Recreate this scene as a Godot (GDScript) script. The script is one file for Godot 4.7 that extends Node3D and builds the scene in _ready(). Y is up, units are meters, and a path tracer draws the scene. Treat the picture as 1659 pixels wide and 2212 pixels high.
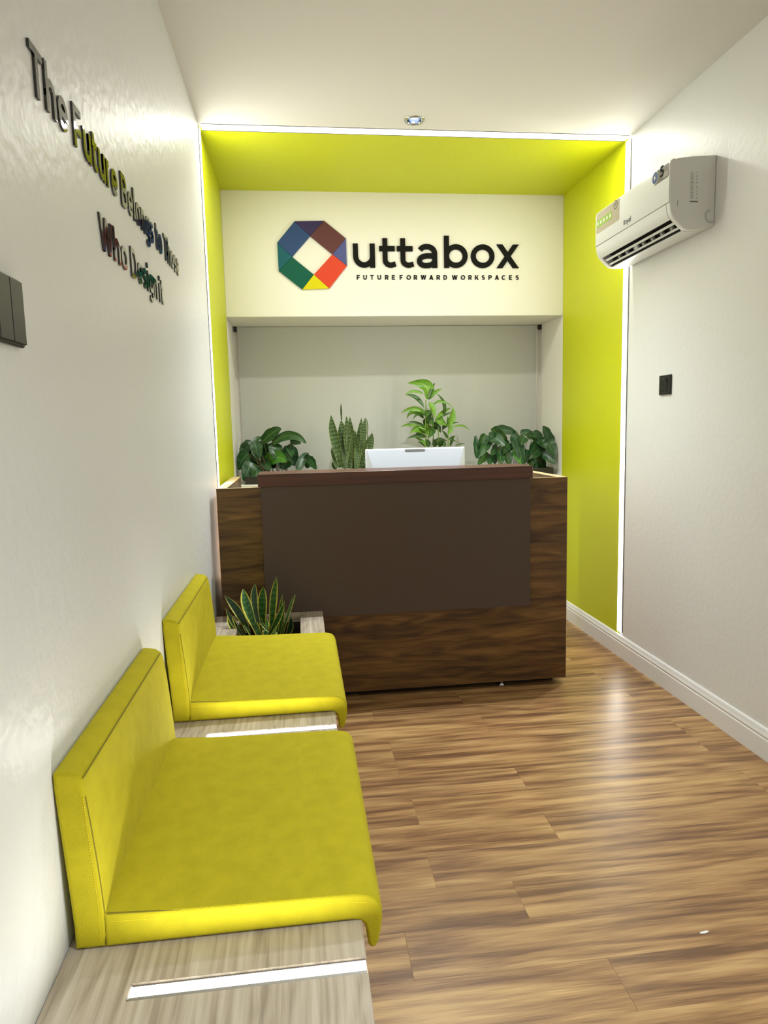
extends Node3D
# A small reception room: a brown front desk before a lime-painted end bay, a wall bench with two yellow seats on the left.
# x to the right, y up, z towards the photographer; metres.

const XR := 2.1214      # right wall
const H := 2.7          # ceiling
const ZB := -0.877      # cream wall over the niche
const ZN := -1.29       # back of the niche
const YL := 1.966       # underside of the cream wall
const SILL := 0.94
const ZF := 5.6         # wall behind the photographer
const LED0 := -0.046    # the light strip round the room: from ...
const LED1 := 0.016     # ... to
const BY := 0.439       # bench top
const BX := 0.487       # bench front

var M := {}
var used := {}
var rng := RandomNumberGenerator.new()


func _ready():
	rng.seed = 41
	set_camera_and_light()
	make_materials()
	build_room()
	build_frame_lights()
	build_downlights()
	build_desk()
	build_bench()
	build_seats()
	build_air_conditioner()
	build_emblem()
	build_company_letters()
	build_slogan()
	build_blind()
	build_monitor()
	build_plants()
	build_switches()


func set_camera_and_light():
	var cam := Camera3D.new()
	cam.name = "camera"
	cam.fov = rad_to_deg(2.0 * atan(1106.0 / 1482.56))
	cam.near = 0.05
	cam.far = 50.0
	cam.transform = Transform3D(Basis(Vector3.UP, -0.11895) * Basis(Vector3.RIGHT, -0.12317) * Basis(Vector3.BACK, -0.02434), Vector3(0.41279, 1.28237, 3.47712))
	add_child(cam)
	cam.current = true
	var env := Environment.new()
	env.background_mode = Environment.BG_COLOR
	env.background_color = Color(0.02, 0.022, 0.026)
	env.tonemap_mode = Environment.TONE_MAPPER_LINEAR
	env.tonemap_exposure = 1.1
	env.sdfgi_enabled = true
	env.ssao_enabled = true
	env.ssil_enabled = true
	var we := WorldEnvironment.new()
	we.name = "environment"
	we.environment = env
	add_child(we)


const LED_COLOR := Color(1.0, 0.992, 0.965)
const SPOT_COLOR := Color(0.95, 0.98, 1.0)
const LED_ENERGY := {"ceiling": 1.15, "side": 0.95, "bench": 0.135}
const LED_GLOW := 4.0
const SPOT_ENERGY := 3.7


# ---------------------------------------------------------------- naming

func numbered(called: String) -> String:
	if not used.has(called):
		used[called] = 0
		return called
	used[called] += 1
	return "%s_%03d" % [called, used[called]]


func tag(o: Node, label: String, category: String, group := "", kind := ""):
	o.set_meta("label", label)
	o.set_meta("category", category)
	if group != "":
		o.set_meta("group", group)
	if kind != "":
		o.set_meta("kind", kind)
	return o


func thing(called: String, at: Vector3, label: String, category: String, group := "") -> Node3D:
	var o := Node3D.new()
	o.name = numbered(called)
	o.position = at
	add_child(o)
	tag(o, label, category, group)
	return o


func put(st: SurfaceTool, called: String, mat: Material, parent: Node, offset := Vector3.ZERO, label := "") -> MeshInstance3D:
	var mi := MeshInstance3D.new()
	mi.name = called if parent != self else numbered(called)
	mi.mesh = st.commit()
	mi.material_override = null
	if mi.mesh.get_surface_count() > 0:
		mi.mesh.surface_set_material(0, mat)
	mi.cast_shadow = GeometryInstance3D.SHADOW_CASTING_SETTING_ON
	mi.position = offset
	if label != "":
		mi.set_meta("label", label)
	parent.add_child(mi, true)
	return mi


func structure(st: SurfaceTool, called: String, mat: Material) -> MeshInstance3D:
	var mi := put(st, called, mat, self)
	mi.set_meta("kind", "structure")
	return mi


# ---------------------------------------------------------------- shapes

func mb() -> SurfaceTool:
	var st := SurfaceTool.new()
	st.begin(Mesh.PRIMITIVE_TRIANGLES)
	return st


func vert(st: SurfaceTool, p: Vector3, n: Vector3, uv: Vector2):
	st.set_normal(n)
	st.set_uv(uv)
	st.add_vertex(p)


# a triangle whose winding follows its normals (front faces run clockwise)
func tri(st: SurfaceTool, p: Array, n: Array, uv: Array):
	var c: Vector3 = (p[1] - p[0]).cross(p[2] - p[0])
	var order := [0, 1, 2]
	if c.dot(n[0] + n[1] + n[2]) > 0.0:
		order = [0, 2, 1]
	for k in order:
		vert(st, p[k], n[k], uv[k])


func face(st: SurfaceTool, p: Array, n: Array, uv: Array):
	tri(st, [p[0], p[1], p[2]], [n[0], n[1], n[2]], [uv[0], uv[1], uv[2]])
	tri(st, [p[0], p[2], p[3]], [n[0], n[2], n[3]], [uv[0], uv[2], uv[3]])


# uv in metres with u along the grain
func grain_uv(p: Vector3, n: Vector3, grain: int, shift: Vector2) -> Vector2:
	var a := n.abs()
	var ax := 0
	if a.y > a.x and a.y >= a.z:
		ax = 1
	elif a.z > a.x and a.z > a.y:
		ax = 2
	var rest := []
	for k in 3:
		if k != ax:
			rest.append(k)
	if rest[1] == grain:
		rest = [rest[1], rest[0]]
	return Vector2(p[rest[0]], p[rest[1]]) + shift


func flat(st: SurfaceTool, pts: Array, n: Vector3, grain: int, shift: Vector2):
	var uv := []
	for p in pts:
		uv.append(grain_uv(p, n, grain, shift))
	for k in range(1, pts.size() - 1):
		tri(st, [pts[0], pts[k], pts[k + 1]], [n, n, n], [uv[0], uv[k], uv[k + 1]])


# box with chamfered edges
func bx(st: SurfaceTool, lo: Vector3, hi: Vector3, b := 0.0, grain := 0, shift := Vector2.ZERO):
	var c := (lo + hi) * 0.5
	var h := (hi - lo).abs() * 0.5
	b = minf(b, minf(h.x, minf(h.y, h.z)) * 0.9)
	for ax in 3:
		var u := (ax + 1) % 3
		var v := (ax + 2) % 3
		for s in [-1.0, 1.0]:
			var n := Vector3.ZERO
			n[ax] = s
			var pts := []
			for q in [[-1, -1], [1, -1], [1, 1], [-1, 1]]:
				var p := Vector3.ZERO
				p[ax] = h[ax] * s
				p[u] = (h[u] - b) * q[0]
				p[v] = (h[v] - b) * q[1]
				pts.append(c + p)
			flat(st, pts, n, grain, shift)
	if b <= 0.0:
		return
	for ax in 3:
		var u := (ax + 1) % 3
		var v := (ax + 2) % 3
		for su in [-1.0, 1.0]:
			for sv in [-1.0, 1.0]:
				var n := Vector3.ZERO
				n[u] = su
				n[v] = sv
				n = n.normalized()
				var pts := []
				for q in [[-1, 0], [1, 0], [1, 1], [-1, 1]]:
					var p := Vector3.ZERO
					p[ax] = (h[ax] - b) * q[0]
					p[u] = (h[u] - (0.0 if q[1] == 0 else b)) * su
					p[v] = (h[v] - (b if q[1] == 0 else 0.0)) * sv
					pts.append(c + p)
				flat(st, pts, n, grain, shift)
	for sx in [-1.0, 1.0]:
		for sy in [-1.0, 1.0]:
			for sz in [-1.0, 1.0]:
				var s := Vector3(sx, sy, sz)
				var n := s.normalized()
				flat(st, [c + Vector3(h.x, h.y - b, h.z - b) * s, c + Vector3(h.x - b, h.y, h.z - b) * s, c + Vector3(h.x - b, h.y - b, h.z) * s], n, grain, shift)


func miter(n1: Vector2, n2: Vector2) -> Vector2:
	return (n1 + n2) / maxf(0.35, 1.0 + n1.dot(n2))


# a counter-clockwise outline pushed along az, with rounded ends; crown lifts what lies above crown_y, round_r rounds the corner at its start
func extrude(st: SurfaceTool, poly: PackedVector2Array, o: Vector3, ax: Vector3, ay: Vector3, az: Vector3, depth: float, b := 0.0, nb := 3, smooth := 45.0, crown := 0.0, crown_y := 99.0, round_r := 0.0):
	var n := poly.size()
	var en := []
	for i in n:
		var d := (poly[(i + 1) % n] - poly[i]).normalized()
		en.append(Vector2(d.y, -d.x))
	var vn := []      # per vertex: normal of the edge that ends there, of the edge that starts there
	var mt := []
	for i in n:
		var a: Vector2 = en[(i + n - 1) % n]
		var c: Vector2 = en[i]
		mt.append(miter(a, c))
		if rad_to_deg(acos(clampf(a.dot(c), -1, 1))) < smooth:
			var m := (a + c).normalized()
			vn.append([m, m])
		else:
			vn.append([a, c])
	var layers := []   # inset, distance, lean of the normal towards the end
	if b > 0.0:
		for k in nb + 1:
			var f := PI / 2 * k / nb
			layers.append([b * (1.0 - sin(f)), b * (1.0 - cos(f)), -cos(f), sin(f)])
	else:
		layers.append([0.0, 0.0, 0.0, 1.0])
	if crown > 0.0 or round_r > 0.0:
		for k in range(1, 24):
			var t := k / 24.0
			var d := depth * (0.5 - 0.5 * cos(PI * t))
			if d > b * 1.1 and d < depth - b * 1.1:
				layers.append([0.0, d, 0.0, 1.0])
	if b > 0.0:
		for k in nb + 1:
			var f := PI / 2 * k / nb
			layers.append([b * (1.0 - cos(f)), depth - b * (1.0 - sin(f)), sin(f), cos(f)])
	else:
		layers.append([0.0, depth, 0.0, 1.0])
	var pos := []
	for l in layers:
		var row := []
		for i in n:
			var q: Vector2 = poly[i] - mt[i] * l[0]
			var e: float = minf(l[1], depth - l[1])
			if crown > 0.0 and poly[i].y > crown_y:
				var t := clampf(e / (depth * 0.5), 0, 1)
				q.y += crown * (1.0 - pow(1.0 - t, 4.0)) * clampf((poly[i].y - crown_y) / 0.01, 0, 1)
			if round_r > 0.0 and poly[i].y > crown_y and l[1] < round_r:
				q.y -= (round_r - sqrt(maxf(0.0, round_r * round_r - (round_r - l[1]) * (round_r - l[1])))) * clampf((poly[i].y - crown_y) / 0.05, 0, 1)
			row.append(o + ax * q.x + ay * q.y + az * l[1])
		pos.append(row)
	var along := [0.0]
	for i in n:
		along.append(along[i] + poly[i].distance_to(poly[(i + 1) % n]))
	for k in layers.size() - 1:
		var la: Array = layers[k]
		var lb: Array = layers[k + 1]
		for i in n:
			var j := (i + 1) % n
			var na: Vector2 = vn[i][1]
			var nc: Vector2 = vn[j][0]
			var sa := ax * na.x + ay * na.y
			var sc := ax * nc.x + ay * nc.y
			face(st, [pos[k][i], pos[k][j], pos[k + 1][j], pos[k + 1][i]],
				[(sa * la[3] + az * la[2]).normalized(), (sc * la[3] + az * la[2]).normalized(), (sc * lb[3] + az * lb[2]).normalized(), (sa * lb[3] + az * lb[2]).normalized()],
				[Vector2(la[1], along[i]), Vector2(la[1], along[i + 1]), Vector2(lb[1], along[i + 1]), Vector2(lb[1], along[i])])
	for end in 2:
		var row: Array = pos[0] if end == 0 else pos[-1]
		var l: Array = layers[0] if end == 0 else layers[-1]
		var cap := PackedVector2Array()
		for i in n:
			cap.append(poly[i] - mt[i] * l[0])
		var idx := Geometry2D.triangulate_polygon(cap)
		if idx.is_empty():
			idx = Geometry2D.triangulate_polygon(poly)
		var nn := az * (-1.0 if end == 0 else 1.0)
		for k in range(0, idx.size(), 3):
			tri(st, [row[idx[k]], row[idx[k + 1]], row[idx[k + 2]]], [nn, nn, nn], [cap[idx[k]], cap[idx[k + 1]], cap[idx[k + 2]]])


func tube(st: SurfaceTool, pts: Array, r: float, sides := 6, r_end := -1.0):
	var rings := []
	var norms := []
	for i in pts.size():
		var t: Vector3 = (pts[mini(i + 1, pts.size() - 1)] - pts[maxi(i - 1, 0)]).normalized()
		var s := t.cross(Vector3(0.31, 0.05, 0.95) if absf(t.z) < 0.8 else Vector3(1, 0.1, 0)).normalized()
		var u := s.cross(t)
		var rr: float = r if r_end < 0 else lerpf(r, r_end, float(i) / (pts.size() - 1))
		var ring := []
		var nr := []
		for k in sides:
			var a := TAU * k / sides
			var nn := s * cos(a) + u * sin(a)
			nr.append(nn)
			ring.append(pts[i] + nn * rr)
		rings.append(ring)
		norms.append(nr)
	for i in pts.size() - 1:
		for k in sides:
			var j := (k + 1) % sides
			face(st, [rings[i][k], rings[i][j], rings[i + 1][j], rings[i + 1][k]], [norms[i][k], norms[i][j], norms[i + 1][j], norms[i + 1][k]],
				[Vector2(float(k) / sides, i), Vector2((k + 1.0) / sides, i), Vector2((k + 1.0) / sides, i + 1), Vector2(float(k) / sides, i + 1)])
	for end in [0, pts.size() - 1]:
		var q: int = 1 if end == 0 else pts.size() - 2
		var nn: Vector3 = (pts[end] - pts[q]).normalized()
		for k in range(1, sides - 1):
			tri(st, [rings[end][0], rings[end][k], rings[end][k + 1]], [nn, nn, nn], [Vector2.ZERO, Vector2.ZERO, Vector2.ZERO])


# profile of (radius, height) turned round the y axis at c
func lathe(st: SurfaceTool, prof: Array, c: Vector3, sides := 32, smooth := 40.0, axis := Basis()):
	var nn := []
	for i in prof.size() - 1:
		var d: Vector2 = (prof[i + 1] - prof[i]).normalized()
		nn.append(Vector2(d.y, -d.x))
	for i in prof.size() - 1:
		var na: Vector2 = nn[i]
		var nb: Vector2 = nn[i]
		if i > 0 and rad_to_deg(nn[i - 1].angle_to(nn[i])) < smooth and rad_to_deg(nn[i - 1].angle_to(nn[i])) > -smooth:
			na = (nn[i] + nn[i - 1]).normalized()
		if i < prof.size() - 2 and absf(rad_to_deg(nn[i].angle_to(nn[i + 1]))) < smooth:
			nb = (nn[i] + nn[i + 1]).normalized()
		for k in sides:
			var a0 := TAU * k / sides
			var a1 := TAU * (k + 1) / sides
			var e0 := axis * Vector3(cos(a0), 0, sin(a0))
			var e1 := axis * Vector3(cos(a1), 0, sin(a1))
			var up := axis.y
			var pa: Vector2 = prof[i]
			var pb: Vector2 = prof[i + 1]
			face(st, [c + e0 * pa.x + up * pa.y, c + e1 * pa.x + up * pa.y, c + e1 * pb.x + up * pb.y, c + e0 * pb.x + up * pb.y],
				[e0 * na.x + up * na.y, e1 * na.x + up * na.y, e1 * nb.x + up * nb.y, e0 * nb.x + up * nb.y],
				[Vector2(float(k) / sides, i), Vector2((k + 1.0) / sides, i), Vector2((k + 1.0) / sides, i + 1), Vector2(float(k) / sides, i + 1)])


# ---------------------------------------------------------------- materials

func mat(called: String, color: Color, rough := 0.6, metal := 0.0, spec := 0.5) -> StandardMaterial3D:
	var m := StandardMaterial3D.new()
	m.resource_name = called
	m.albedo_color = color
	m.roughness = rough
	m.metallic = metal
	m.metallic_specular = spec
	M[called] = m
	return m


func noise(sd: int, freq := 1.0, octaves := 1) -> FastNoiseLite:
	var n := FastNoiseLite.new()
	n.seed = sd
	n.noise_type = FastNoiseLite.TYPE_SIMPLEX_SMOOTH
	n.frequency = freq
	n.fractal_type = FastNoiseLite.FRACTAL_FBM if octaves > 1 else FastNoiseLite.FRACTAL_NONE
	n.fractal_octaves = octaves
	return n


# wood that spans len by wid metres; swirl bends the growth rings, streak stretches them
func wood(w: int, h: int, length: float, wid: float, sd: int, dark: Color, mid: Color, light: Color, rings: float, swirl: float, along: float, streaky: float, contrast: float) -> ImageTexture:
	var bend := noise(sd, 1.0, 2)
	var streak := noise(sd + 7, 1.0, 3)
	var fine := noise(sd + 13)
	var tone := noise(sd + 29)
	var data := PackedByteArray()
	data.resize(w * h * 3)
	var at := 0
	for y in h:
		var v := wid * y / h
		for x in w:
			var u := length * x / w
			var f := v * rings + swirl * bend.get_noise_2d(u * along, v * along * 6.0)
			var ring := 0.5 + 0.5 * sin(TAU * f)
			var s := streak.get_noise_2d(u * 1.3, v * streaky + ring * 0.25)
			var g := fine.get_noise_2d(u * 9.0, v * streaky * 9.0)
			var t := 0.5 + contrast * (0.75 * s + 0.42 * (ring - 0.5) + 0.24 * g + 0.35 * tone.get_noise_2d(u * 1.1, v * 14.0))
			var c: Color
			if t < 0.5:
				c = dark.lerp(mid, clampf(t * 2.0, 0, 1))
			else:
				c = mid.lerp(light, clampf(t * 2.0 - 1.0, 0, 1))
			data[at] = int(c.r * 255.0)
			data[at + 1] = int(c.g * 255.0)
			data[at + 2] = int(c.b * 255.0)
			at += 3
	var im := Image.create_from_data(w, h, false, Image.FORMAT_RGB8, data)
	im.generate_mipmaps()
	return ImageTexture.create_from_image(im)


func wood_mat(called: String, tex: Texture2D, length: float, wid: float, rough: float, spec := 0.5) -> StandardMaterial3D:
	var m := mat(called, Color.WHITE, rough, 0.0, spec)
	m.albedo_texture = tex
	m.uv1_scale = Vector3(1.0 / length, 1.0 / wid, 1.0)
	return m


func bumps(m: StandardMaterial3D, freq: float, strength: float, sd: int, scale: float, octaves := 3):
	var t := NoiseTexture2D.new()
	t.width = 512
	t.height = 512
	t.seamless = true
	t.as_normal_map = true
	t.bump_strength = strength
	t.noise = noise(sd, freq, octaves)
	m.normal_enabled = true
	m.normal_texture = t
	m.uv1_triplanar = true
	m.uv1_world_triplanar = true
	m.uv1_scale = Vector3.ONE * scale


func glowing(called: String, color: Color, energy: float) -> StandardMaterial3D:
	var m := mat(called, Color(0.9, 0.9, 0.9), 0.4)
	m.emission_enabled = true
	m.emission = color
	m.emission_energy_multiplier = energy
	return m


# a leaf: u across, v from base to tip
func leaf_texture(sd: int, body: Color, dark: Color, rib: Color, edge: Color, edge_from: float, rib_w: float, bands: float, veins: float) -> ImageTexture:
	var w := 64
	var h := 256
	var n := noise(sd, 1.0, 2)
	var im := Image.create(w, h, false, Image.FORMAT_RGB8)
	for y in h:
		var v := float(y) / h
		for x in w:
			var u := absf(x / (w - 1.0) * 2.0 - 1.0)
			var side := 1.0 if x * 2 < w else -1.0
			var k := clampf(0.5 + 0.5 * n.get_noise_2d(u * 2.0 + side * 4.0, v * 6.0), 0, 1)
			if bands > 0.0:
				k = clampf(0.5 + 0.9 * sin(TAU * (v * bands + 0.35 * n.get_noise_2d(x * 0.09, v * 8.0))) * (0.4 + 0.6 * n.get_noise_2d(v * 20.0, u)), 0, 1)
			var c := body.lerp(dark, k)
			if veins > 0.0:
				var vv := absf(fposmod((v - u * 0.18) * veins, 1.0) - 0.5)
				if vv < 0.06:
					c = c.lerp(rib, 0.35)
			if u < rib_w:
				c = c.lerp(rib, 0.8)
			if u > edge_from + 0.05 * n.get_noise_2d(side * 3.0, v * 9.0):
				c = edge
			im.set_pixel(x, y, c)
	im.generate_mipmaps()
	return ImageTexture.create_from_image(im)


func leaf_mat(called: String, tex: Texture2D, rough: float, light: Color) -> StandardMaterial3D:
	var m := mat(called, Color.WHITE, rough)
	m.albedo_texture = tex
	m.cull_mode = BaseMaterial3D.CULL_DISABLED
	m.backlight_enabled = true
	m.backlight = light
	return m


func make_materials():
	bumps(mat("white_paint", Color(0.9, 0.905, 0.9), 0.36), 0.02, 0.8, 5, 2.6)
	bumps(mat("trowelled_paint", Color(0.9, 0.905, 0.9), 0.38, 0.0, 0.45), 0.018, 1.4, 5, 2.2)
	mat("ceiling_paint", Color(0.88, 0.87, 0.845), 0.7)
	mat("lime_paint", Color8(200, 206, 8), 0.5)
	mat("cream_paint", Color(0.92, 0.91, 0.875), 0.6)
	mat("trim_paint", Color(0.92, 0.92, 0.91), 0.35)
	mat("subfloor", Color(0.25, 0.2, 0.15), 0.9)
	for k in 9:
		var warm := 0.5 + 0.5 * sin(k * 2.4)
		var dk := Color8(118, 80, 48).lerp(Color8(108, 76, 50), warm)
		var md := Color8(170, 131, 84).lerp(Color8(160, 121, 78), warm)
		var lt := Color8(206, 168, 110).lerp(Color8(194, 157, 106), warm)
		var tex := wood(1024, 176, 1.22, 0.155, 100 + k * 17, dk, md, lt, 7.0, 1.5, 0.85, 30.0, 0.72)
		wood_mat("floor_wood_%d" % k, tex, 1.22, 0.155, 0.34 + 0.02 * (k % 3), 0.5)
	wood_mat("bench_wood", wood(1600, 400, 2.1, 0.5, 501, Color8(148, 134, 115), Color8(184, 170, 150), Color8(208, 197, 179), 13.0, 1.8, 1.8, 70.0, 0.55), 2.1, 0.5, 0.5)
	wood_mat("desk_wood", wood(1024, 640, 1.7, 1.05, 703, Color8(54, 35, 15), Color8(100, 70, 32), Color8(138, 103, 52), 4.0, 1.8, 1.2, 22.0, 0.6), 1.7, 1.05, 0.4)
	wood_mat("slab_wood", wood(768, 128, 1.4, 0.3, 907, Color8(66, 38, 26), Color8(84, 49, 34), Color8(102, 62, 44), 5.0, 0.5, 1.0, 40.0, 0.6), 1.4, 0.3, 0.34)
	mat("panel_laminate", Color8(86, 71, 62), 0.6)
	mat("edge_band", Color8(196, 172, 130), 0.5)
	var velvet := mat("yellow_velvet", Color8(200, 187, 34), 0.85, 0.0, 0.3)
	velvet.rim_enabled = true
	velvet.rim = 0.5
	velvet.rim_tint = 0.7
	var nap := NoiseTexture2D.new()
	nap.width = 512
	nap.height = 512
	nap.seamless = true
	nap.noise = noise(77, 0.007, 4)
	var ramp := Gradient.new()
	ramp.set_color(0, Color(0.93, 0.93, 0.9))
	ramp.set_color(1, Color(1, 1, 1))
	nap.color_ramp = ramp
	velvet.albedo_texture = nap
	bumps(velvet, 0.25, 1.6, 21, 4.0, 2)
	mat("seam_thread", Color8(128, 116, 12), 0.8)
	mat("stitch_thread", Color8(236, 214, 30), 0.7)
	mat("aluminium", Color(0.56, 0.55, 0.54), 0.4, 0.8)
	glowing("led_glow", LED_COLOR, LED_GLOW)
	glowing("spot_glow", SPOT_COLOR, 4.0)
	mat("chrome", Color(0.75, 0.76, 0.78), 0.12, 1.0)
	mat("dark_reflector", Color(0.42, 0.46, 0.54), 0.25, 1.0)
	mat("black_plastic", Color(0.055, 0.055, 0.05), 0.35)
	mat("black_gloss", Color(0.045, 0.042, 0.05), 0.04, 0.0, 0.8)
	mat("letter_black", Color(0.1, 0.1, 0.095), 0.7, 0.0, 0.2)
	mat("ac_white", Color(0.87, 0.88, 0.87), 0.35)
	mat("ac_grey", Color(0.72, 0.74, 0.73), 0.4)
	mat("dark_hollow", Color(0.06, 0.055, 0.06), 0.7)
	mat("navy_print", Color8(42, 46, 84), 0.5)
	mat("grey_print", Color8(120, 122, 116), 0.6)
	mat("silver_sticker", Color8(112, 108, 112), 0.3, 0.3)
	mat("beige_sticker", Color8(176, 168, 146), 0.4)
	mat("green_print", Color8(140, 190, 60), 0.5)
	mat("pale_print", Color8(226, 226, 218), 0.5)
	mat("blue_badge", Color8(44, 76, 130), 0.4)
	mat("monitor_white", Color8(222, 230, 240), 0.3)
	mat("monitor_grey", Color8(176, 180, 184), 0.5)
	mat("blind_cloth", Color8(194, 195, 188), 0.8)
	mat("blind_track", Color8(120, 120, 114), 0.6)
	mat("cord_white", Color8(226, 224, 214), 0.6)
	mat("night_glass", Color(0.05, 0.055, 0.06), 0.05)
	mat("pot_dark", Color8(44, 38, 34), 0.55)
	mat("soil", Color8(46, 34, 26), 0.95)
	mat("stem_green", Color8(120, 150, 60), 0.5)
	mat("stem_brown", Color8(96, 78, 58), 0.6)
	leaf_mat("leaf_broad", leaf_texture(3, Color8(44, 88, 40), Color8(24, 58, 30), Color8(92, 128, 78), Color8(30, 66, 32), 0.97, 0.05, 0.0, 9.0), 0.36, Color(0.12, 0.18, 0.05))
	leaf_mat("leaf_broad_young", leaf_texture(4, Color8(78, 140, 40), Color8(52, 110, 34), Color8(130, 176, 80), Color8(52, 110, 34), 0.97, 0.05, 0.0, 9.0), 0.36, Color(0.2, 0.3, 0.06))
	leaf_mat("leaf_slender", leaf_texture(5, Color8(128, 172, 48), Color8(84, 132, 38), Color8(158, 192, 80), Color8(92, 140, 40), 0.95, 0.06, 0.0, 0.0), 0.4, Color(0.3, 0.4, 0.08))
	leaf_mat("leaf_slender_dark", leaf_texture(6, Color8(70, 108, 36), Color8(44, 78, 30), Color8(110, 144, 60), Color8(52, 84, 30), 0.95, 0.06, 0.0, 0.0), 0.4, Color(0.2, 0.3, 0.08))
	leaf_mat("leaf_spear", leaf_texture(7, Color8(108, 128, 72), Color8(38, 64, 36), Color8(108, 128, 72), Color8(150, 160, 90), 0.95, 0.0, 13.0, 0.0), 0.45, Color(0.08, 0.1, 0.03))
	leaf_mat("leaf_edged", leaf_texture(8, Color8(70, 128, 52), Color8(32, 78, 40), Color8(70, 128, 52), Color8(226, 216, 84), 0.74, 0.0, 9.0, 0.0), 0.4, Color(0.1, 0.14, 0.04))
	leaf_mat("leaf_edged_dark", leaf_texture(9, Color8(44, 84, 46), Color8(26, 54, 34), Color8(44, 84, 46), Color8(206, 200, 92), 0.8, 0.0, 9.0, 0.0), 0.4, Color(0.1, 0.14, 0.04))
	for c in [["purple", 62, 50, 100], ["maroon", 108, 62, 62], ["periwinkle", 92, 98, 160], ["red", 240, 78, 48], ["yellow", 240, 228, 8], ["deep_green", 6, 100, 78], ["teal", 26, 104, 120], ["blue", 52, 82, 138]]:
		mat("facet_" + c[0], Color8(c[1], c[2], c[3]).darkened(0.12), 0.45, 0.0, 0.3)


# ---------------------------------------------------------------- the room

func build_room():
	# floor: planks across the room on a subfloor
	var st := mb()
	bx(st, Vector3(-0.12, -0.12, -1.5), Vector3(XR + 0.12, -0.009, ZF + 0.12))
	var fl := structure(st, "floor", M.subfloor)
	# rows run across; the first joint of each row near the photograph's joints
	var firsts := {0: 0.73, 1: 1.165, 2: 0.75, 3: 1.165, 4: 0.745, 5: 0.96, 6: 0.629, 7: 1.10}
	var pitch := 0.155
	var row := -14
	var z0 := 0.955
	while z0 + row * pitch < ZF:
		var za := z0 + row * pitch
		var joint: float = firsts.get(row, 0.3 + fposmod(row * 0.47, 0.9))
		if za + pitch > -0.9:
			var x := joint - 1.22
			while x < XR:
				if x + 1.22 > 0.0:
					var lo := Vector3(maxf(x, 0.0), -0.009, maxf(za, -0.9))
					var hi := Vector3(minf(x + 1.2198, XR), 0.0, minf(za + pitch - 0.0002, ZF))
					st = mb()
					var which := absi(row * 5 + int(x * 3.1 + 40.0)) % 9
					bx(st, lo, hi, 0.0003, 0, Vector2(-x, -za))
					put(st, "plank", M["floor_wood_%d" % which], fl)
				x += 1.22
		row += 1
	# left and right walls: white, then the channel of the light strip, then the lime bay, then the white reveal of the niche
	for s in [0, 1]:
		var a: float = -0.14 if s == 0 else XR
		var b: float = 0.0 if s == 0 else XR + 0.14
		st = mb()
		bx(st, Vector3(a, -0.1, LED1 + 0.006), Vector3(b, H + 0.1, ZF))
		bx(st, Vector3(a if s == 0 else a + 0.012, -0.1, LED0), Vector3(b - 0.012 if s == 0 else b, H + 0.1, LED1 + 0.006))
		var w := structure(st, "wall_left" if s == 0 else "wall_right", M.trowelled_paint if s == 0 else M.white_paint)
		st = mb()
		bx(st, Vector3(a, -0.1, ZB), Vector3(b, H + 0.1, LED0))
		put(st, "lime_section", M.lime_paint, w, Vector3.ZERO, "lime green painted section")
		st = mb()
		bx(st, Vector3(a, -0.1, ZN - 0.14), Vector3(b, H + 0.1, ZB))
		put(st, "niche_reveal", M.cream_paint, w)
	# ceiling, with a square hole over each downlight
	st = mb()
	var hole := 0.033
	var zs: Array = spots.duplicate()
	zs.sort()
	var z := LED1 + 0.006
	for k in 3:
		var sx := 1.002 if k == 0 else 1.33
		var q: float = zs[k]
		var next: float = ZF if k == 2 else (zs[k] + zs[k + 1]) * 0.5
		bx(st, Vector3(0, H, z), Vector3(sx - hole, H + 0.12, next))
		bx(st, Vector3(sx + hole, H, z), Vector3(XR, H + 0.12, next))
		bx(st, Vector3(sx - hole, H, z), Vector3(sx + hole, H + 0.12, q - hole))
		bx(st, Vector3(sx - hole, H, q + hole), Vector3(sx + hole, H + 0.12, next))
		z = next
	bx(st, Vector3(0, H + 0.012, LED0), Vector3(XR, H + 0.12, LED1 + 0.006))
	var ce := structure(st, "ceiling", M.ceiling_paint)
	st = mb()
	bx(st, Vector3(0, H, ZB), Vector3(XR, H + 0.12, LED0))
	put(st, "lime_section", M.lime_paint, ce, Vector3.ZERO, "lime green painted section")
	# back wall: cream bulkhead over the niche, the sill and the wall below
	st = mb()
	bx(st, Vector3(0, YL, ZN), Vector3(XR, H + 0.1, ZB), 0.003)
	bx(st, Vector3(0, -0.1, ZN), Vector3(XR, SILL, ZB), 0.003)
	bx(st, Vector3(-0.1, -0.1, ZN - 0.14), Vector3(0.06, H + 0.1, ZN))
	bx(st, Vector3(XR - 0.06, -0.1, ZN - 0.14), Vector3(XR + 0.1, H + 0.1, ZN))
	bx(st, Vector3(0.06, -0.1, ZN - 0.14), Vector3(XR - 0.06, SILL + 0.05, ZN))
	bx(st, Vector3(0.06, YL - 0.02, ZN - 0.14), Vector3(XR - 0.06, H + 0.1, ZN))
	structure(st, "wall_back", M.cream_paint)
	# window behind the blind
	st = mb()
	for f in [[0.06, 0.1], [XR - 0.1, XR - 0.06], [1.04, 1.08]]:
		bx(st, Vector3(f[0], SILL + 0.05, ZN - 0.07), Vector3(f[1], YL - 0.02, ZN - 0.02), 0.003)
	var win := structure(st, "window_1", M.blind_track)
	for f in [[0.1, 1.04], [1.08, XR - 0.1]]:
		st = mb()
		bx(st, Vector3(f[0], SILL + 0.05, ZN - 0.055), Vector3(f[1], YL - 0.02, ZN - 0.047))
		put(st, "pane", M.night_glass, win)
	st = mb()
	bx(st, Vector3(0, SILL, ZN - 0.16), Vector3(XR, YL, ZN - 0.141))
	put(st, "shutter", M.dark_hollow, win)
	st = mb()
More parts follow.
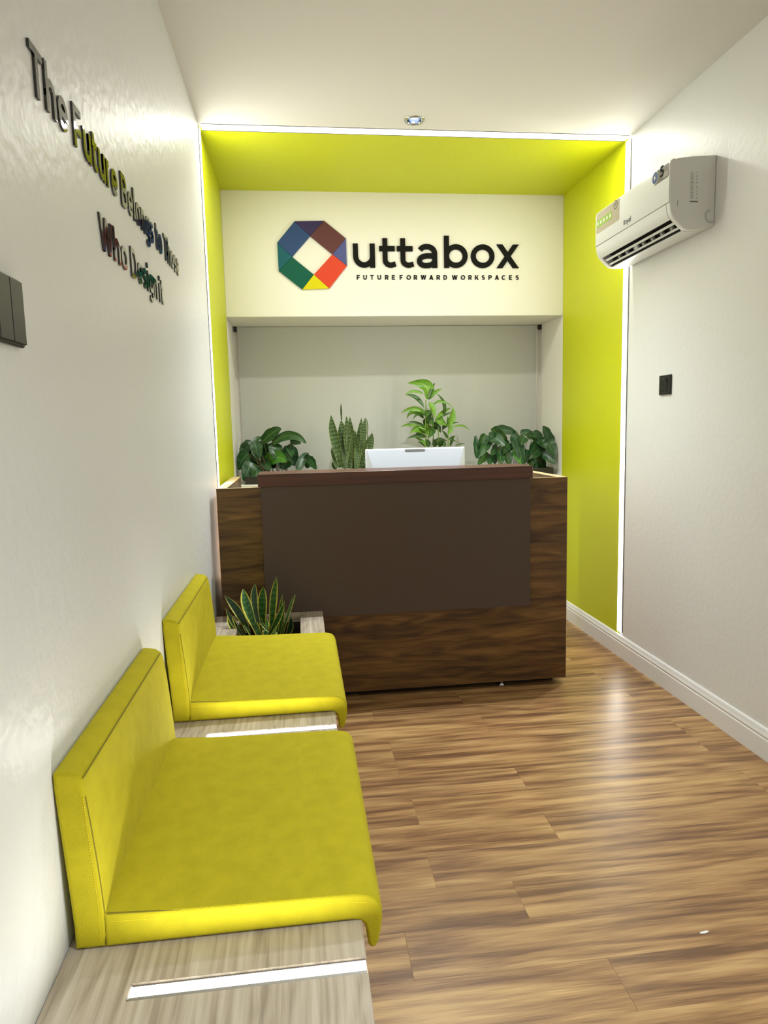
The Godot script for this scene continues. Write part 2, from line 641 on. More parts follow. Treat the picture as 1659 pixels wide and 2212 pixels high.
	bx(st, Vector3(-0.14, -0.1, ZF), Vector3(XR + 0.14, H + 0.1, ZF + 0.12))
	structure(st, "wall_front", M.white_paint)
	# baseboard along the right wall
	st = mb()
	var prof := PackedVector2Array([Vector2(0, 0), Vector2(0.016, 0), Vector2(0.016, 0.078), Vector2(0.0145, 0.0805), Vector2(0.0125, 0.0812), Vector2(0.0125, 0.0875), Vector2(0.0145, 0.0885), Vector2(0.015, 0.0915), Vector2(0.0135, 0.0965),
		Vector2(0.0105, 0.101), Vector2(0.0098, 0.106), Vector2(0.0088, 0.112), Vector2(0.006, 0.1165), Vector2(0.0, 0.119)])
	extrude(st, prof, Vector3(XR, 0, ZB), Vector3.LEFT, Vector3.UP, Vector3.BACK, ZF - ZB, 0.0, 1, 30.0)
	structure(st, "baseboard_right", M.trim_paint)


func area(at: Vector3, turn: Basis, size: Vector2, energy: float, parent: Node3D):
	var l := AreaLight3D.new()
	l.name = "lamp"
	l.area_size = size
	l.light_color = LED_COLOR
	l.light_energy = energy
	l.area_normalize_energy = true
	l.area_range = 12.0
	l.area_attenuation = 2.0
	l.shadow_enabled = true
	l.transform = Transform3D(turn, at)
	parent.add_child(l, true)


# a domed diffuser in a shallow aluminium channel: from a to b, facing out, side is across the strip
func led_bar(o: Node3D, a: Vector3, b: Vector3, out: Vector3, width: float, energy: float, trim := 0.16):
	var d := (b - a).normalized()
	var side := d.cross(out).normalized()
	var prof := PackedVector2Array()
	var w := width * 0.5
	prof.append(Vector2(-w, -0.008))
	prof.append(Vector2(w, -0.008))
	for k in 9:
		var f := PI * k / 8.0
		prof.append(Vector2(w * cos(f), 0.0005 + 0.0055 * sin(f)))
	var st := mb()
	extrude(st, prof, a, side, out, d, a.distance_to(b), 0.0, 1, 50.0)
	put(st, "diffuser", M.led_glow, o)
	st = mb()
	for s in [-1.0, 1.0]:
		var q: Vector3 = side * s
		var box := PackedVector2Array([Vector2(0, -0.010), Vector2(0.007, -0.010), Vector2(0.007, 0.0028), Vector2(0, 0.0028)])
		if s < 0:
			box = PackedVector2Array([Vector2(0, -0.010), Vector2(0.004, -0.010), Vector2(0.004, 0.0004), Vector2(0, 0.0004)])
		var flip := box
		extrude(st, flip, a + q * w, q, out, d, a.distance_to(b))
	put(st, "channel", M.aluminium, o)
	area((a + b) * 0.5 + out * 0.0085, Basis(d, (-out).cross(d), -out), Vector2(a.distance_to(b) - trim, width * 0.9), energy, o)


func build_frame_lights():
	var zc := (LED0 + LED1) * 0.5
	var w := LED1 - LED0 - 0.006
	var o := thing("led_strip_light", Vector3(XR * 0.5, H, zc), "white light strip across the ceiling in front of the lime green bay", "light strip")
	led_bar(o, Vector3(-XR * 0.5 + 0.012, 0, 0), Vector3(XR * 0.5 - 0.012, 0, 0), Vector3.DOWN, w, LED_ENERGY.ceiling)
	o = thing("led_strip_light", Vector3(0, 0.46, zc), "white light strip running up the left wall beside the green bay to the desk", "light strip")
	led_bar(o, Vector3(0, 2.228, 0), Vector3.ZERO, Vector3.RIGHT, w, LED_ENERGY.side)
	o = thing("led_strip_light", Vector3(XR, 0.135, zc), "white light strip running down the right wall to the baseboard", "light strip")
	led_bar(o, Vector3.ZERO, Vector3(0, 2.553, 0), Vector3.LEFT, w, LED_ENERGY.side)


var spots := [0.118, 3.3, 4.8]  # the first lamp is in view; the other two are unseen added fill


func build_downlights():
	var labels := ["small round chrome downlight in the ceiling just before the light strip", "unseen added ceiling downlight, middle of three, lighting the white part of the room", "unseen added ceiling downlight nearest the wall opposite the desk"]
	for k in spots.size():
		var o := thing("ceiling_downlight", Vector3(1.002 if k == 0 else 1.33, H, spots[k]), labels[k], "downlight", "ceiling downlights")
		var st := mb()
		lathe(st, [Vector2(0.034, 0.004), Vector2(0.035, -0.002), Vector2(0.038, -0.005), Vector2(0.044, -0.0055), Vector2(0.048, -0.003), Vector2(0.0495, 0.0)], Vector3.ZERO, 40, 60.0)
		put(st, "bezel", M.chrome, o)
		st = mb()
		lathe(st, [Vector2(0.026, 0.042), Vector2(0.030, 0.03), Vector2(0.033, 0.012), Vector2(0.0345, 0.0)], Vector3.ZERO, 32, 60.0)
		lathe(st, [Vector2(0.034, 0.001), Vector2(0.034, 0.06), Vector2(0.0, 0.06)], Vector3.ZERO, 32, 30.0)
		put(st, "reflector", M.dark_reflector, o)
		st = mb()
		lathe(st, [Vector2(0.0, 0.008), Vector2(0.012, 0.0095), Vector2(0.020, 0.014), Vector2(0.0245, 0.022), Vector2(0.023, 0.045), Vector2(0.0, 0.046)], Vector3.ZERO, 28, 60.0)
		put(st, "bulb", M.spot_glow, o)
		var l := SpotLight3D.new()
		l.name = "lamp"
		l.light_color = SPOT_COLOR
		l.light_energy = SPOT_ENERGY
		l.light_size = 0.02
		l.spot_range = 12.0
		l.spot_attenuation = 2.0
		l.spot_angle = 58.0
		l.spot_angle_attenuation = 1.0
		l.shadow_enabled = true
		l.position = Vector3(0, 0.004, 0)
		l.rotation = Vector3(-PI / 2, 0, 0)
		o.add_child(l)


# ---------------------------------------------------------------- desk and bench

func build_desk():
	var zf := 0.3305
	var o := thing("reception_desk", Vector3(0.853, 0, zf), "dark brown wood-grain reception desk with raised counter and matte brown front panel", "desk")
	var x0 := 0.031 - 0.853
	var x1 := 1.676 - 0.853
	var st := mb()
	bx(st, Vector3(x0, 0.03, -0.018), Vector3(x1, 1.024, 0.0), 0.0006, 0, Vector2(0.84, 0))
	put(st, "front_board", M.desk_wood, o)
	st = mb()
	bx(st, Vector3(x0, 1.0235, -0.0195), Vector3(x1, 1.0245, 0.0003))
	bx(st, Vector3(x1 - 0.0005, 0.03, -0.0185), Vector3(x1 + 0.0006, 1.024, 0.0002))
	put(st, "edge_band", M.edge_band, o)
	for s in [[x0, x0 + 0.045], [x1 - 0.045, x1]]:
		st = mb()
		bx(st, Vector3(s[0], 0.03, -0.78), Vector3(s[1], 1.024, -0.0185), 0.0006, 2, Vector2(0.2, 0.3))
		var sp := put(st, "side_panel", M.desk_wood, o)
		st = mb()
		bx(st, Vector3(s[0], 1.0238, -0.78), Vector3(s[1], 1.0248, -0.0195))
		put(st, "edge_band", M.edge_band, sp)
	st = mb()
	bx(st, Vector3(x0 + 0.045, 0.715, -0.62), Vector3(x1 - 0.045, 0.74, -0.019), 0.001, 0)
	put(st, "work_top", M.desk_wood, o)
	# matte panel and the raised counter
	st = mb()
	bx(st, Vector3(0.229 - 0.853, 0.408, 0.0), Vector3(1.489 - 0.853, 1.027, 0.012), 0.0008)
	put(st, "matte_panel", M.panel_laminate, o, Vector3.ZERO, "matte dark brown panel")
	st = mb()
	bx(st, Vector3(0.218 - 0.853, 1.027, -0.205), Vector3(1.498 - 0.853, 1.084, 0.022), 0.0012, 0, Vector2(0.7, 0.1))
	put(st, "counter", M.slab_wood, o, Vector3.ZERO, "raised reddish brown counter")
	for q in [[0.31, -0.10], [1.38, -0.10]]:
		st = mb()
		bx(st, Vector3(q[0] - 0.86, 0.74, -0.18), Vector3(q[0] - 0.835, 1.027, -0.03), 0.001, 1)
		put(st, "counter_support", M.desk_wood, o)
	st = mb()
	bx(st, Vector3(x0 + 0.046, 0.0, -0.075), Vector3(x1 - 0.046, 0.3, -0.057), 0.001)
	put(st, "light_block", M.dark_hollow, o)  # dark board added so that no light shows under the front board
	for q in [[1.357, -0.035], [0.16, -0.035], [0.16, -0.7], [1.6, -0.7]]:
		st = mb()
		lathe(st, [Vector2(0.0, 0.0), Vector2(0.017, 0.0), Vector2(0.018, 0.003), Vector2(0.012, 0.016), Vector2(0.008, 0.022), Vector2(0.008, 0.031), Vector2(0.0, 0.031)], Vector3(q[0] - 0.853, 0, q[1]), 20)
		put(st, "foot", M.chrome, o, Vector3.ZERO, "small chrome foot")


func build_bench():
	var z1 := 2.95
	var o := thing("bench", Vector3(BX * 0.5, 0, 0.335), "long pale greige oak bench against the left wall holding the two yellow seats", "bench")
	var off := Vector3(-BX * 0.5, 0, -0.335)
	var t := 0.03
	# one board with a groove for each light strip; grain along the bench
	var zs := 0.882
	var outline := PackedVector2Array([Vector2(0, 0.001), Vector2(z1 - zs, 0.001), Vector2(z1 - zs, BX), Vector2(2.505 - zs, BX), Vector2(2.505 - zs, 0.122), Vector2(2.472 - zs, 0.122), Vector2(2.472 - zs, BX),
		Vector2(1.62 - zs, BX), Vector2(1.62 - zs, 0.122), Vector2(1.587 - zs, 0.122), Vector2(1.587 - zs, BX), Vector2(0, BX)])
	var st := mb()
	extrude(st, outline, Vector3(0, BY - t, zs) + off, Vector3.BACK, Vector3.RIGHT, Vector3.UP, t, 0.0008, 1, 20.0)
	put(st, "top_board", M.bench_wood, o)
	for z in [1.587, 2.472]:
		st = mb()
		bx(st, Vector3(0.122, BY - t, z) + off, Vector3(BX, BY - 0.012, z + 0.033) + off, 0.0, 2)
		put(st, "groove_board", M.bench_wood, o)
	# frame of the planter hole
	for f in [[0.001, 0.115, 0.3435, 0.88, 2, 0.0], [0.385, BX, 0.3435, 0.88, 2, 0.2], [0.1155, 0.3845, 0.3435, 0.397, 0, 0.5], [0.1155, 0.3845, 0.805, 0.88, 0, 0.7]]:
		st = mb()
		bx(st, Vector3(f[0], BY - t, f[2]) + off, Vector3(f[1], BY, f[3]) + off, 0.0008, f[4], Vector2(f[5], f[5]))
		put(st, "planter_rim", M.bench_wood, o)
	st = mb()
	bx(st, Vector3(0.098, 0.15, 0.38) + off, Vector3(0.115, BY - t, 0.82) + off)
	bx(st, Vector3(0.385, 0.15, 0.38) + off, Vector3(0.402, BY - t, 0.82) + off)
	bx(st, Vector3(0.115, 0.15, 0.38) + off, Vector3(0.385, BY - t, 0.397) + off)
	bx(st, Vector3(0.115, 0.15, 0.805) + off, Vector3(0.385, BY - t, 0.82) + off)
	bx(st, Vector3(0.098, 0.13, 0.38) + off, Vector3(0.402, 0.15, 0.82) + off)
	put(st, "planter_box", M.pot_dark, o)
	st = mb()
	soil_mound(st, Vector3(0.25, 0.352, 0.6) + off, Vector2(0.134, 0.203), 0.012)
	put(st, "soil", M.soil, o)
	st = mb()
	bx(st, Vector3(BX - 0.02, 0.02, 0.3435) + off, Vector3(BX - 0.001, BY - t, z1) + off, 0.001, 2)
	put(st, "front_board", M.bench_wood, o)
	st = mb()
	bx(st, Vector3(0.02, 0.0, z1 - 0.02) + off, Vector3(BX - 0.02, BY - t, z1) + off, 0.001, 0)
	put(st, "end_board", M.bench_wood, o)
	st = mb()
	bx(st, Vector3(0.02, 0.0, 0.348) + off, Vector3(BX - 0.02, 0.13, 0.366) + off, 0.001, 0)
	put(st, "end_board", M.bench_wood, o)
	st = mb()
	bx(st, Vector3(0.02, 0.0, 1.4) + off, Vector3(BX - 0.02, BY - t, 1.42) + off, 0.001, 0)
	put(st, "divider", M.bench_wood, o)
	var labels := ["short white light strip set into the bench in front of the nearer yellow seat", "short white light strip set into the bench between the two yellow seats"]
	for k in 2:
		var z: float = [2.4885, 1.6035][k]
		var l := thing("led_strip_light", Vector3(0.305, BY - 0.0035, z), labels[k], "light strip", "light strips in the bench")
		led_bar(l, Vector3(-0.18, 0, 0), Vector3(0.18, 0, 0), Vector3.UP, 0.021, LED_ENERGY.bench, 0.01)
		st = mb()
		bx(st, Vector3(-0.183, -0.01, -0.0125), Vector3(-0.1802, 0.003, 0.0125), 0.0006)
		put(st, "end_cap", M.trim_paint, l)


func soil_mound(st: SurfaceTool, c: Vector3, half: Vector2, rough: float):
	var n := noise(61, 30.0, 2)
	var k := 12
	var q := func(i: int, j: int) -> Vector3:
		var x := half.x * (2.0 * i / k - 1.0)
		var z := half.y * (2.0 * j / k - 1.0)
		return c + Vector3(x, rough * n.get_noise_2d(x, z), z)
	for i in k:
		for j in k:
			flat(st, [q.call(i, j), q.call(i + 1, j), q.call(i + 1, j + 1), q.call(i, j + 1)], Vector3.UP, 0, Vector2.ZERO)


func build_seats():
	var o := thing("legless_chair", Vector3(0.25, BY, 1.734), "nearer legless yellow velvet seat with low back, on the bench beside the closer light strip", "seat", "yellow seats on the bench")
	var off := Vector3(-0.25, -BY, 0.0)
	var d := 0.656
	# cushion with a lip over the front of the bench
	var prof := PackedVector2Array()
	for p in [[62, 440], [300, 440], [470, 440], [483, 438], [491, 430], [495, 415], [496, 400], [498, 389], [503, 384], [510, 385], [516, 396], [520, 415], [523, 437], [523, 455], [519, 469], [511, 479], [498, 485], [478, 488], [440, 489], [380, 490], [300, 491], [220, 493], [140, 496], [90, 499], [62, 500]]:
		prof.append(Vector2(p[0], p[1]) * 0.001)
	var st := mb()
	extrude(st, prof, off, Vector3.RIGHT, Vector3.UP, Vector3.BACK, d, 0.007, 4, 50.0, 0.011, 0.470)
	put(st, "seat", M.yellow_velvet, o)
	var back := PackedVector2Array()
	for p in [[14, 440], [62, 440], [65, 460], [66, 500], [64, 540], [60, 600], [55, 660], [50, 710], [48, 728], [44, 739], [36, 746], [24, 749], [10, 751], [5, 750], [1, 745], [1, 720], [5, 650], [10, 560], [14, 480]]:
		back.append(Vector2(p[0], p[1]) * 0.001)
	st = mb()
	extrude(st, back, off, Vector3.RIGHT, Vector3.UP, Vector3.BACK, d, 0.008, 4, 50.0, 0.0, 0.690, 0.03)
	var bk := put(st, "backrest", M.yellow_velvet, o)
	# seams along the edges of both panels, near and far side
	for z in [d - 0.0035, 0.0035]:
		st = mb()
		var pts := []
		for p in [[68, 498], [140, 493], [220, 489], [300, 487], [380, 486], [440, 485], [478, 484], [497, 481], [508, 475], [516, 464], [519, 450], [518, 430]]:
			pts.append(Vector3(p[0], p[1], 0) * 0.001 + Vector3(0, 0.0006, z) + off)
		tube(st, pts, 0.002, 6)
		put(st, "seam", M.seam_thread, o)
		st = mb()
		pts = []
		for p in [[63, 445], [66, 500], [64, 540], [60, 600], [55, 660], [50.5, 705]]:
			pts.append(Vector3(p[0] - 2.0, p[1], 0) * 0.001 + Vector3(0.0, 0, z) + off)
		tube(st, pts, 0.0013, 6)
		put(st, "seam", M.seam_thread, bk)
		# stitches, a few millimetres below the seams
		st = mb()
		var zz: float = z + (0.0036 if z > 0.1 else -0.0036)
		for k in 92:
			var x := 0.075 + k * 0.0046
			var y := 0.4765 + 0.009 * pow(1.0 - k / 91.0, 2.0) - (0.006 * maxf(0.0, (k - 84) / 7.0))
			bx(st, Vector3(x, y, zz - 0.0007) + off, Vector3(x + 0.0028, y + 0.0011, zz + 0.0004) + off)
		put(st, "stitching", M.stitch_thread, o).set_meta("kind", "stuff")
		st = mb()
		for k in 54:
			var y := 0.452 + k * 0.0047
			var x := 0.0555 - 0.010 * clampf((y - 0.52) / 0.18, 0, 1)
			bx(st, Vector3(x, y, zz - 0.0007) + off, Vector3(x + 0.0011, y + 0.0028, zz + 0.0004) + off)
		put(st, "stitching", M.stitch_thread, bk).set_meta("kind", "stuff")
	# seam along the top of the back
	st = mb()
	var top := []
	for k in 21:
		var z := 0.03 + (d - 0.036) * k / 20.0
		top.append(Vector3(0.0468, 0.7355, z) + off)
	tube(st, top, 0.0012, 6)
	put(st, "seam", M.seam_thread, bk)
	var far: Node3D = o.duplicate()
	far.name = numbered("legless_chair")
	add_child(far)
	far.position = Vector3(0.25, BY, 0.846)
	far.set_meta("label", "farther legless yellow velvet seat on the bench, next to the bench planter and desk")


# ---------------------------------------------------------------- air conditioner

func build_air_conditioner():
	var o := thing("air_conditioner", Vector3(XR, 2.06, 0.4), "white split air conditioner with stickers mounted high on the right wall", "air conditioner")
	var ax := Vector3.LEFT      # outline: distance from the wall, height
	var z0 := -0.35
	var z1 := 0.35
	var whole := PackedVector2Array()
	for p in [[0, 6], [30, -6], [70, -13], [110, -14], [130, -10], [150, 6], [170, 24], [184, 40], [192, 62], [196, 90], [196, 236], [192, 250], [182, 257], [160, 262], [100, 270], [12, 276], [0, 276]]:
		whole.append(Vector2(p[0], p[1]) * 0.001)
	var slot := PackedVector2Array()
	for p in [[0, 6], [30, -6], [70, -13], [110, -14], [124, -12], [112, 20], [120, 50], [150, 56], [176, 32], [184, 40], [192, 62], [196, 90], [196, 236], [192, 250], [182, 257], [160, 262], [100, 270], [12, 276], [0, 276]]:
		slot.append(Vector2(p[0], p[1]) * 0.001)
	var st := mb()
	extrude(st, slot, Vector3(0, 0, z0 + 0.03), ax, Vector3.UP, Vector3.BACK, z1 - z0 - 0.06, 0.0, 1, 35.0)
	extrude(st, whole, Vector3(0, 0, z0), ax, Vector3.UP, Vector3.BACK, 0.0301, 0.006, 4, 35.0)
	extrude(st, whole, Vector3(0, 0, z1 - 0.0301), ax, Vector3.UP, Vector3.BACK, 0.0301, 0.006, 4, 35.0)
	put(st, "casing", M.ac_white, o)
	# lining of the air slot
	st = mb()
	var lining := PackedVector2Array()
	for p in [[123, -9], [113, 20], [121, 49], [149, 55], [173, 34], [171, 33], [148, 52], [123, 46.5], [115.5, 20], [125, -8.5]]:
		lining.append(Vector2(p[0], p[1]) * 0.001)
	extrude(st, lining, Vector3(0, 0, z0 + 0.0302), ax, Vector3.UP, Vector3.BACK, z1 - z0 - 0.0604)
	put(st, "slot_lining", M.dark_hollow, o)
	# front panel, a little proud, with the gap under it
	st = mb()
	var pan := PackedVector2Array()
	for p in [[190, 94], [197.5, 94], [198.6, 96], [198.6, 236], [194, 252], [183, 259.5], [176, 261], [176, 255], [190, 244]]:
		pan.append(Vector2(p[0], p[1]) * 0.001)
	extrude(st, pan, Vector3(0, 0, z0 + 0.003), ax, Vector3.UP, Vector3.BACK, z1 - z0 - 0.006, 0.0015, 2, 35.0)
	put(st, "front_panel", M.ac_white, o)
	st = mb()
	bx(st, Vector3(-0.1966, 0.0915, z0 + 0.004), Vector3(-0.19, 0.0938, z1 - 0.004))
	put(st, "panel_gap", M.grey_print, o)
	# louvre: a long vane and short guide fins
	st = mb()
	for vane in [[[152, 16], [160, 22], [159, 24], [151, 18]], [[133, -2], [140, 3], [139, 5], [132, 0]]]:
		var bar := PackedVector2Array()
		for p in vane:
			bar.append(Vector2(p[0], p[1]) * 0.001)
		extrude(st, bar, Vector3(0, 0, z0 + 0.036), ax, Vector3.UP, Vector3.BACK, z1 - z0 - 0.072)
	put(st, "louvre", M.ac_white, o)
	for k in 8:
		st = mb()
		var fin := PackedVector2Array()
		for p in [[136, 3], [154, 18], [146, 32], [128, 17]]:
			fin.append(Vector2(p[0], p[1]) * 0.001)
		extrude(st, fin, Vector3(0, 0, z0 + 0.055 + k * 0.079), (ax + Vector3(0, 0, 0.5)).normalized(), Vector3.UP, Vector3.BACK, 0.018)
		put(st, "guide_fin", M.ac_grey, o)
	st = mb()
	lathe(st, [Vector2(0, 0.0), Vector2(0.009, 0.0), Vector2(0.011, 0.004), Vector2(0.011, 0.012), Vector2(0, 0.012)], Vector3(-0.143, 0.006, -0.02), 16, 40.0)
	put(st, "knob", M.ac_grey, o)
	# print and mouldings on the near end
	var end := z1 + 0.0002
	st = mb()
	bx(st, Vector3(-0.112, 0.088, end - 0.002), Vector3(-0.072, 0.212, end + 0.0002))
	var plate := put(st, "rating_label", M.ac_white, o, Vector3.ZERO, "white rating label with rows of tiny grey print")
	st = mb()
	for k in 22:
		var y := 0.205 - k * 0.0047
		var w := 0.010 + 0.007 * absf(sin(k * 1.7))
		bx(st, Vector3(-0.110, y, end), Vector3(-0.110 + w, y + 0.0014, end + 0.0005))
		if k % 3 != 1:
			bx(st, Vector3(-0.086, y, end), Vector3(-0.086 + w * 0.5, y + 0.0014, end + 0.0005))
	bx(st, Vector3(-0.111, 0.0925, end), Vector3(-0.076, 0.0975, end + 0.0005))
	put(st, "print", M.grey_print, plate).set_meta("kind", "stuff")
	st = mb()
	bx(st, Vector3(-0.1635, 0.076, end - 0.004), Vector3(-0.1605, 0.1, end + 0.0004), 0.001)
	put(st, "side_clip", M.grey_print, o)
	st = mb()
	for r in [0.026, 0.020]:
		var pts := []
		for k in 19:
			var a := deg_to_rad(100 + k * 11.0)
			pts.append(Vector3(-0.018 + r * cos(a), 0.040 + r * sin(a), end))
		tube(st, pts, 0.0008, 5)
	put(st, "pipe_knockout", M.grey_print, o)
	# stickers on the front
	var fx := -0.1988
	st = mb()
	sticker(st, fx, 0.6255 - 0.4, 0.742 - 0.4, 0.193, 0.246, 0.008)
	var s5 := put(st, "energy_sticker", M.silver_sticker, o, Vector3.ZERO, "silver sticker with a blue badge and the number 5")
	st = mb()
	disc(st, Vector3(fx - 0.0005, 0.222, 0.2365), 0.0255, 0.001)
	put(st, "badge", M.pale_print, s5)
	st = mb()
	disc(st, Vector3(fx - 0.001, 0.222, 0.2365), 0.023, 0.001)
	put(st, "badge", M.blue_badge, s5)
	st = mb()
	var arrow := PackedVector2Array([Vector2(-0.007, -0.001), Vector2(0.003, -0.011), Vector2(0.003, -0.004), Vector2(0.007, -0.005), Vector2(0.007, 0.005), Vector2(0.003, 0.004), Vector2(0.003, 0.011)])
	extrude(st, arrow, Vector3(fx - 0.002, 0.222, 0.2365), Vector3.FORWARD, Vector3.UP, Vector3.LEFT, 0.0008)
	put(st, "arrow", M.pale_print, s5)
	words(s5, "numeral", "5", Vector3(fx - 0.0010, 0.196, 0.274), 0.046, M.letter_black, true)
	st = mb()
	for k in 4:
		bx(st, Vector3(fx - 0.0009, 0.2005 + k * 0.0052, 0.298 + k * 0.002), Vector3(fx, 0.2020 + k * 0.0052, 0.336))
	put(st, "print", M.pale_print, s5).set_meta("kind", "stuff")
	st = mb()
	sticker(st, fx, 0.064 - 0.4, 0.312 - 0.4, 0.150, 0.246, 0.008)
	var sg := put(st, "feature_sticker", M.beige_sticker, o, Vector3.ZERO, "beige sticker with a row of green icons and a round tick badge")
	for k in 5:
		st = mb()
		sticker(st, fx - 0.0006, -0.330 + k * 0.034, -0.304 + k * 0.034, 0.178, 0.212, 0.004)
		put(st, "icon", M.green_print, sg)
		st = mb()
		sticker(st, fx - 0.0010, -0.324 + k * 0.034, -0.311 + k * 0.034, 0.187, 0.204, 0.004)
		put(st, "icon", M.pale_print, sg)
	st = mb()
	disc(st, Vector3(fx - 0.0005, 0.229, -0.128), 0.021, 0.001)
	put(st, "badge", M.grey_print, sg)
	st = mb()
	disc(st, Vector3(fx - 0.001, 0.229, -0.128), 0.016, 0.001)
	put(st, "badge", M.beige_sticker, sg)
	st = mb()
	var tick := PackedVector2Array([Vector2(-0.010, 0.002), Vector2(-0.002, -0.010), Vector2(0.010, 0.010), Vector2(0.006, 0.011), Vector2(-0.002, -0.003), Vector2(-0.007, 0.005)])
	extrude(st, tick, Vector3(fx - 0.002, 0.229, -0.128), Vector3.BACK, Vector3.UP, Vector3.LEFT, 0.0008)
	put(st, "tick", M.grey_print, sg)
	words(o, "maker_name", "Royal", Vector3(fx - 0.0002, 0.104, -0.045), 0.024, M.navy_print)


# a thin plate with rounded corners on a face that looks left; u runs along z
func sticker(st: SurfaceTool, x: float, za: float, zb: float, y0: float, y1: float, r: float):
	var p := PackedVector2Array()
	for c in [[zb - r, y0 + r, -90], [zb - r, y1 - r, 0], [za + r, y1 - r, 90], [za + r, y0 + r, 180]]:
		for k in 5:
			var a := deg_to_rad(c[2] + k * 22.5)
			p.append(Vector2(c[0] + r * cos(a), c[1] + r * sin(a)))
	extrude(st, p, Vector3(x + 0.0004, 0, 0), Vector3.BACK, Vector3.UP, Vector3.LEFT, 0.0008)


func disc(st: SurfaceTool, c: Vector3, r: float, t: float):
	var p := PackedVector2Array()
	for k in 28:
		p.append(Vector2(cos(TAU * k / 28), sin(TAU * k / 28)) * r)
	extrude(st, p, c + Vector3(0.0004, 0, 0), Vector3.BACK, Vector3.UP, Vector3.LEFT, t)


# lettering on a face that looks left (towards -x), read from far to near
func words(parent: Node, called: String, text: String, at: Vector3, height: float, m: Material, bold := false):
	var t := TextMesh.new()
	var f := SystemFont.new()
	f.font_names = PackedStringArray(["Droid Sans"])
	if bold:
		f.font_weight = 700
	t.font = f
	t.text = text
	t.font_size = 64
	t.pixel_size = height / 64.0 * 1.25
	t.depth = 0.0012
	t.curve_step = 1.0
	t.horizontal_alignment = HORIZONTAL_ALIGNMENT_LEFT
	t.vertical_alignment = VERTICAL_ALIGNMENT_BOTTOM
	t.material = m
	var mi := MeshInstance3D.new()
	mi.name = called
	mi.mesh = t
	mi.position = at
	mi.rotation = Vector3(0, -PI / 2, 0)
	parent.add_child(mi, true)


# ---------------------------------------------------------------- lettering and emblem

func build_emblem():
	var o := thing("emblem", Vector3(0.535, 2.32, ZB), "octagonal eight-coloured ring emblem with a square centre on the cream wall", "emblem")
	var q := {"a": [0.432, 2.524], "b": [0.61, 2.529], "c": [0.739, 2.427], "d": [0.74, 2.266], "e": [0.628, 2.132], "f": [0.464, 2.126], "g": [0.326, 2.235], "h": [0.324, 2.4], "n": [0.523, 2.439], "r": [0.654, 2.334], "s": [0.537, 2.214], "l": [0.41, 2.317]}
	for f in [["purple", "nba", "dark purple facet"], ["maroon", "nrcb", "maroon brown facet"], ["periwinkle", "rdc", "periwinkle facet"], ["red", "redsx", "orange red facet"], ["yellow", "sfe", "bright yellow facet"], ["deep_green", "slgf", "deep green facet"], ["teal", "lhg", "teal facet"], ["blue", "lnah", "blue facet"]]:
		var names: String = f[1]
		if f[0] == "red":
			names = "rsed"
		var pts := PackedVector2Array()
		for k in names.length():
			var p: Array = q[names[k]]
			pts.append(Vector2(p[0] - 0.535, p[1] - 2.32))
		if Geometry2D.is_polygon_clockwise(pts):
			pts.reverse()
		var c := Vector2.ZERO
		for p in pts:
			c += p / pts.size()
		for k in pts.size():
			pts[k] = c + (pts[k] - c) * 0.992
		var st := mb()
		extrude(st, pts, Vector3.ZERO, Vector3.RIGHT, Vector3.UP, Vector3.BACK, 0.012, 0.0006, 1, 10.0)
		put(st, "facet", M["facet_" + f[0]], o, Vector3.ZERO, f[2])


func arc(cx: float, cy: float, rx: float, ry: float, a0: float, a1: float) -> Array:
	var out := []
	var n := maxi(6, int(absf(a1 - a0) / 9.0))
	for k in n + 1:
		var a := deg_to_rad(lerpf(a0, a1, float(k) / n))
		out.append(Vector2(cx + rx * cos(a), cy + ry * sin(a)))
	return out


